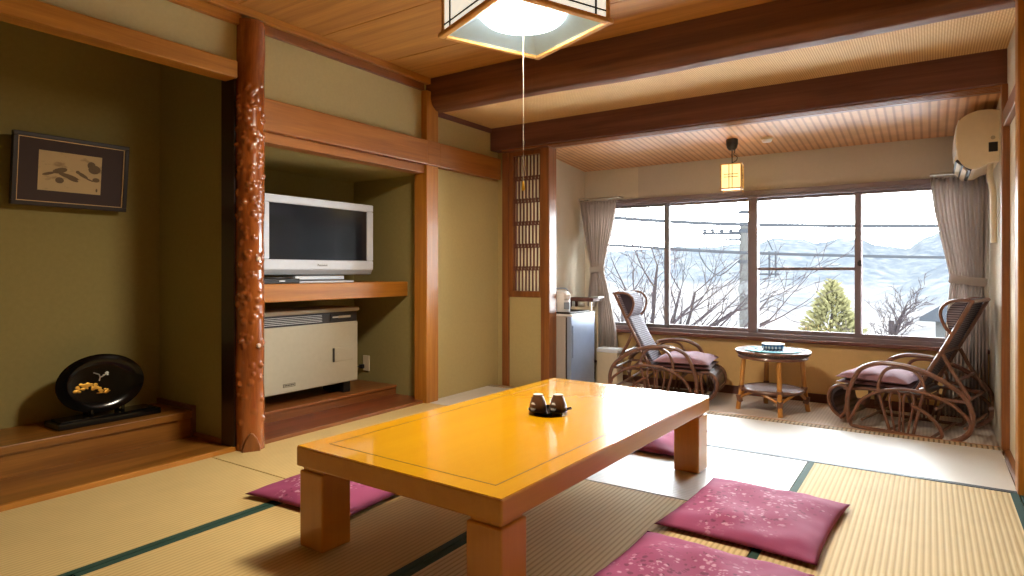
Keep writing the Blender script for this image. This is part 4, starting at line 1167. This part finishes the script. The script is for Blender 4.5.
bare_tree('bare_tree', 'large leafless tree outside the left window panes behind the left rattan chair', 'tree', far(.205, 9.5, -4.6), 2.35, 21, .11, 4, .85, 11, None, .004, 3.9)
bare_tree('bare_shrub', 'small leafless tree outside the right pane left of the house roof', 'tree', far(.607, 17, -5.0), 1.25, 9, .08, 4, 1.1, 7, None, .007, 4.6)

def conifer():
    base = far(.512, 26, -9.0)
    t = thing('conifer', 'yellow-green pointed evergreen tree outside the third window pane', 'tree', base)
    MB().tube([(0,0,0), (0,0,8.6)], [.16, .03], 7).build('trunk', M['bark'], t)
    rnd = random.Random(4); b = MB()
    H = 9.35
    for k in range(2400):
        u = rnd.random() ** .9 * .62; z = 1.5 + (H-1.5)*(1-u*.99)
        R_ = 3.7*u**.85 + .08; a = rnd.uniform(0, 2*PI); r = R_*math.sqrt(rnd.uniform(.25, 1))
        z += .25*math.sin(5*a + z*2)
        c = Vector((r*math.cos(a), r*math.sin(a), z)); s = rnd.uniform(.08, .19)
        d = Vector((math.cos(a), math.sin(a), rnd.uniform(.2, 1.1))).normalized(); q = d.orthogonal().normalized(); w = d.cross(q)
        b.add([c - d*s, c + q*s*.45, c + w*s*.45, c - q*s*.45, c - w*s*.45, c + d*s*1.2], [(0,1,2),(0,2,3),(0,3,4),(0,4,1),(5,2,1),(5,3,2),(5,4,3),(5,1,4)])
    b.build('foliage', M['needle'], t)
conifer()

def pole():
    base = far(.371, 24, -10)
    t = thing('utility_pole', 'concrete utility pole outside the second window pane', 'utility pole', base)
    top = .95 + (271-222)/625*24 + 10
    MB().tube([(0,0,0), (0,0,top)], [.19, .15], 16).build('pole_shaft', M['concrete'], t, smooth=True)
    e = Vector((RX, RY, 0))
    b = MB(); z = top-.45
    b.tube([e*-1.6 + Vector((0,0,z)), e*.25 + Vector((0,0,z))], .05, 6); b.tube([e*-1.0 + Vector((0,0,z-.25)), e*.2 + Vector((0,0,z-.2))], .04, 6)
    b.build('crossarm', M['cable'], t)
    for x in (-1.5, -1.2, -.85, -.5):
        MB().lathe([(0, 0), (.07, 0), (.09, .05), (.05, .09), (.09, .14), (.05, .2), (0, .22)], 10, tuple(e*x + Vector((0,0,z-.02)))).build('insulator', M['cable'], t, smooth=True)
    b = MB(); b.tube(spline([e*-1.5 + Vector((0,0,z)), e*-1.7 + Vector((0,0,z-.8)), e*-1.0 + Vector((0,0,z-1.6)), e*-.15 + Vector((0,0,z-1.0))]), .02, 5); b.build('jumper_wire', M['cable'], t)
    b = MB(); n = Vector((FX, FY, 0)); zz = .95 - 18/625*24 + 10
    b.tube([-n*.17 + e*.05 + Vector((0,0,zz)), -n*.27 + e*.05 + Vector((0,0,zz))], .34, 20); b.build('round_sign', plain('sign_white', rgb(54, 54, 54), .6, spec=0), t)
    b = MB()
    for q in (zz+1.0, zz+2.2, zz+2.9): b.tube([(0,0,q), (0,0,q+.1)], .21, 14)
    b.build('clamp', M['cable'], t)
    b = MB(); zc = .95 + 10
    for x in (.98, 1.22): b.tube([e*x + Vector((0,0,zc-.2)), e*x + Vector((0,0,zc+.75))], .035, 6)
    b.tube([e*.15 + Vector((0,0,zc-.12)), e*1.35 + Vector((0,0,zc-.12))], .035, 6)
    b.tube(spline([e*.1 + Vector((0,0,zc+1.6)), e*.8 + Vector((0,0,zc+1.3)), e*1.1 + Vector((0,0,zc+.8))]), .02, 5)
    b.build('cutout_switch', M['cable'], t)
pole()
def cable(label, pts, r):
    b = MB(); b.tube(spline(pts, 10), r, 6)
    tag(b.build('power_cable', M['cable'], smooth=True), label, 'cable', 'cables outside the window')
def cp(px, py, d): return far((px-512)/625., d, .95 + (271-py)/625.*d)
cable('thick overhead cable crossing the top of the window panes', [cp(520, 210, 15), cp(617, 218, 15.5), cp(745, 224.5, 15.8), cp(955, 226, 16.2), cp(1100, 223, 17)], .045)
cable('thin overhead cable just under the thick top one', [cp(520, 216, 16), cp(617, 225, 16.5), cp(700, 231, 16.8), cp(860, 233, 17), cp(950, 229, 17.4), cp(1100, 222, 18)], .016)
cable('overhead cable crossing the middle of the window panes', [cp(520, 240, 14), cp(617, 245.5, 14.5), cp(752, 253, 15), cp(955, 257.5, 15.6), cp(1100, 256, 16.3)], .034)

def house():
    t = thing('house', 'grey roofed house corner outside at the right pane beside the right curtain', 'house', far(.735, 34, -9.6), R(-20))
    BX(-1.0, 4, -2, 2, 0, 7.9).build('wall', M['housewall'], t)
    b = MB(); b.prism([(-1.6, 7.85), (4.5, 7.85), (4.5, 8.05), (3.2, 9.0), (-.2, 9.0), (-1.6, 8.05)], -2.5, 2.5, 'Y'); b.build('roof', M['roof'], t, bevel=.03)
    MB().box(-.7, .3, -2.02, -1.98, 5.8, 7.0).build('window', M['roof'], t)
house()

# ------------------------------------------------------------------ world, camera
w = D.worlds.new('overcast'); bpy.context.scene.world = w; w.use_nodes = True
n = w.node_tree.nodes; l = w.node_tree.links
bg = n['Background']
tc = n.new('ShaderNodeTexCoord'); sx = n.new('ShaderNodeSeparateXYZ'); l.new(tc.outputs['Generated'], sx.inputs[0])
cr = n.new('ShaderNodeValToRGB'); cr.color_ramp.elements[0].position = .0; cr.color_ramp.elements[0].color = (.96, .98, 1, 1)
cr.color_ramp.elements[1].position = .6; cr.color_ramp.elements[1].color = (.84, .92, 1, 1)
l.new(sx.outputs['Z'], cr.inputs['Fac']); l.new(cr.outputs['Color'], bg.inputs['Color'])
bg.inputs['Strength'].default_value = 27.0

cam = D.cameras.new('camera'); co = D.objects.new('camera', cam); C.objects.link(co)
co.location = (0, 0, .95); co.rotation_euler = (R(90), 0, TH)
cam.sensor_width = 36; cam.lens = 625/1024*36; cam.shift_y = -17/1024; cam.clip_start = .05; cam.clip_end = 5000
sc = bpy.context.scene; sc.camera = co
sc.view_settings.view_transform = 'Standard'
try: sc.view_settings.look = 'None'
except Exception: pass
sc.view_settings.gamma = 1; sc.view_settings.use_curve_mapping = False
sc.view_settings.exposure = 0.0
